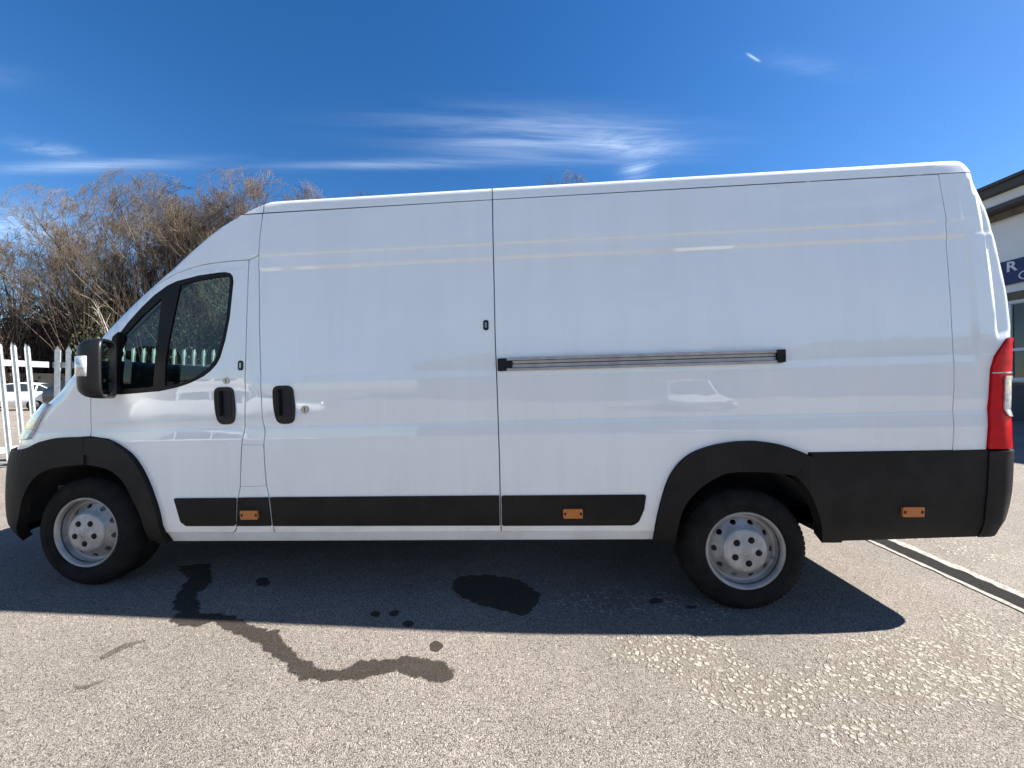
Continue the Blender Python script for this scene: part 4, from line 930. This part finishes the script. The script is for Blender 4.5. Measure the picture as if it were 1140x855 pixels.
# ------------------------------------------------------------------ parked cars
car_white = mat('car_white', (.74, .75, .76), .3, 0, .8); car_dark = mat('car_black', (.018, .019, .024), .25, 0, 1.); car_silver = mat('car_silver', (.45, .46, .48), .3, .5, .8); car_glass = mat('car_glass', (.02, .026, .028), .05, 0, 0, .7)
lampm = mat('car_lamp', (.6, .62, .64), .15, .3)
CAR = {'hatch': [(0, .32, .62, .62, .55), (.12, .26, .70, .70, .78), (.9, .24, .86, .86, .84), (1.15, .24, .92, .94, .86), (1.95, .22, .96, 1.42, .88), (2.6, .22, .98, 1.50, .88), (3.3, .22, 1.0, 1.44, .87), (3.85, .26, 1.02, 1.10, .84), (4.05, .34, .92, .94, .78)],
       'suv': [(0, .36, .80, .80, .60), (.12, .30, .92, .92, .84), (.95, .28, 1.04, 1.04, .90), (1.25, .28, 1.08, 1.12, .92), (1.95, .26, 1.10, 1.66, .93), (2.8, .26, 1.12, 1.74, .93), (3.7, .26, 1.14, 1.70, .92), (4.3, .30, 1.16, 1.24, .90), (4.45, .40, 1.05, 1.06, .84)]}
def car(kind, name, loc, rz, m_, label):
    st = CAR[kind]; root = empty(name, loc, rz, label, 'car'); mb = MB(); n = 0
    def ring(x, zb, zl, zr, w_):
        cabin = zr-zl > .2; wr = w_*.74 if cabin else w_*.80
        return [(x, -w_*.9, zb), (x, -w_*1.0, (zb+zl)*.5), (x, -w_*.97, zl-.03), (x, -w_*.93, zl), (x, -wr, zr-.03 if cabin else zr), (x, -wr*.6, zr+.015), (x, 0, zr+.025), (x, wr*.6, zr+.015), (x, wr, zr-.03 if cabin else zr), (x, w_*.93, zl), (x, w_*.97, zl-.03), (x, w_*1.0, (zb+zl)*.5), (x, w_*.9, zb)]
    rs_ = [ring(*q) for q in st]; k = len(rs_[0])
    for r in rs_: mb.v += r
    for i in range(len(rs_)-1):
        for j in range(k): mb.f.append((i*k+j, i*k+(j+1) % k, (i+1)*k+(j+1) % k, (i+1)*k+j)); mb.sm.append(True)
    mb.f.append(tuple(range(k))); mb.f.append(tuple((len(rs_)-1)*k+j for j in range(k))[::-1]); mb.sm += [False, False]
    body = mb.build('body', m_, root)
    for sgn in (3, 8):                                # side glass
        for i in range(3, len(st)-2):
            a, b_ = rs_[i], rs_[i+1]; lo, hi = (sgn, sgn+1) if sgn == 3 else (9, 8)
            p = [Vector(a[lo]), Vector(b_[lo]), Vector(b_[hi]), Vector(a[hi])]; c = sum(p, Vector())/4; q = [c+(v-c)*.88+Vector((0, -.008 if sgn == 3 else .008, .004)) for v in p]
            g_ = MB(); g_.raw(q, [(0, 1, 2, 3)]); o = g_.build('side_window', car_glass, root); md = o.modifiers.new('t', 'SOLIDIFY'); md.thickness = .006; md.offset = 0
    for i, nm in ((3, 'windscreen'), (len(st)-3, 'rear_window')):
        a, b_ = rs_[i], rs_[i+1]; idx = (4, 5, 6, 7, 8)
        vs_ = [Vector(a[j]) for j in idx]+[Vector(b_[j]) for j in idx]; c = sum(vs_, Vector())/10
        g_ = MB(); g_.raw([c+(v-c)*.9+Vector((-.012 if nm == 'windscreen' else .012, 0, .014)) for v in vs_], [(j, j+1, 5+j+1, 5+j) for j in range(4)]); o = g_.build(nm, car_glass, root); md = o.modifiers.new('t', 'SOLIDIFY'); md.thickness = .006
    for sgn in (-1, 1):
        l_ = MB(); l_.box((.10, sgn*.60, .66 if kind == 'hatch' else .84), (.16, .30, .14), Matrix.Rotation(sgn*-.35, 3, 'Z'), .03); l_.build('headlight', lampm, root)
        for xw in (.78, st[-1][0]-.78):
            t_ = MB(); M_ = Matrix.Translation((xw, sgn*(st[4][4]-.04), .31)) @ Matrix.Rotation(R_(90*(1 if sgn < 0 else -1)), 4, 'X')
            t_.lathe([(.20, .0), (.24, .015), (.30, .0), (.315, -.03), (.315, -.18), (.2, -.2)], M_, 28); wo = t_.build('wheel', rubber, root)
            r_ = MB(); r_.lathe([(.001, .0), (.05, .0), (.06, -.02)], M_, 20)
            for q in range(5):
                a = q*2*math.pi/5; r_.box(M_ @ Vector((.13*math.cos(a), .13*math.sin(a), -.012)), (.15, .05, .015), M_.to_3x3() @ Matrix.Rotation(a, 3, 'Z'))
            r_.lathe([(.185, -.02), (.19, .004), (.205, .004), (.205, -.15), (.001, -.1)], M_, 28); r_.build('rim', steel, wo)
    return root
def local(cx, cy, L, rz): return (cx-math.cos(rz)*L/2, cy-math.sin(rz)*L/2, 0)
rz = R_(25); car('hatch', 'parked_car', local(-25.3, 15.6, 4.05, rz), rz, car_white, 'white hatchback parked behind the left palisade pales')
rz = R_(205); car('suv', 'parked_car', local(-21.6, 17.0, 4.45, rz), rz, car_dark, 'black car parked beyond the fence beside the white hatchback')
# the yard behind the photographer, seen only as reflections in the van's paint
rz = R_(148); car('hatch', 'parked_car', local(-5.2, -8.8, 4.05, rz), rz, car_white, 'white car mirrored in the paint of the cab door')
rz = R_(-82); car('hatch', 'parked_car', local(7.6, -11.0, 4.05, rz), rz, car_white, 'pale car mirrored in the load side below the door rail')
shed = empty('yard_shed', (22, -30, 0), R_(-8), 'low pale shed mirrored as a sloping roof line in the rear of the van side', 'building')
mb = MB(); mb.box((0, -6, 2.6), (56, 12, 5.2)); mb.build('wall', mat('brick_wall', (.17, .12, .09), .9, vary=(2, .2, (.13, .095, .075))), shed)
mb = MB(); mb.raw([(-28.4, .5, 5.1), (28.4, .5, 7.9), (28.4, -12.5, 7.9), (-28.4, -12.5, 5.1), (-28.4, .5, 5.4), (28.4, .5, 8.9), (28.4, -12.5, 8.9), (-28.4, -12.5, 5.4)], [(0, 3, 2, 1), (4, 5, 6, 7), (0, 1, 5, 4), (1, 2, 6, 5), (2, 3, 7, 6), (3, 0, 4, 7)]); mb.build('roof', dark_t, shed)
for k in range(4): mb = MB(); mb.box((-12+k*8, .06, 2.0), (4.2, .1, 4.0)); mb.build('roller_door', plinth_m, shed)
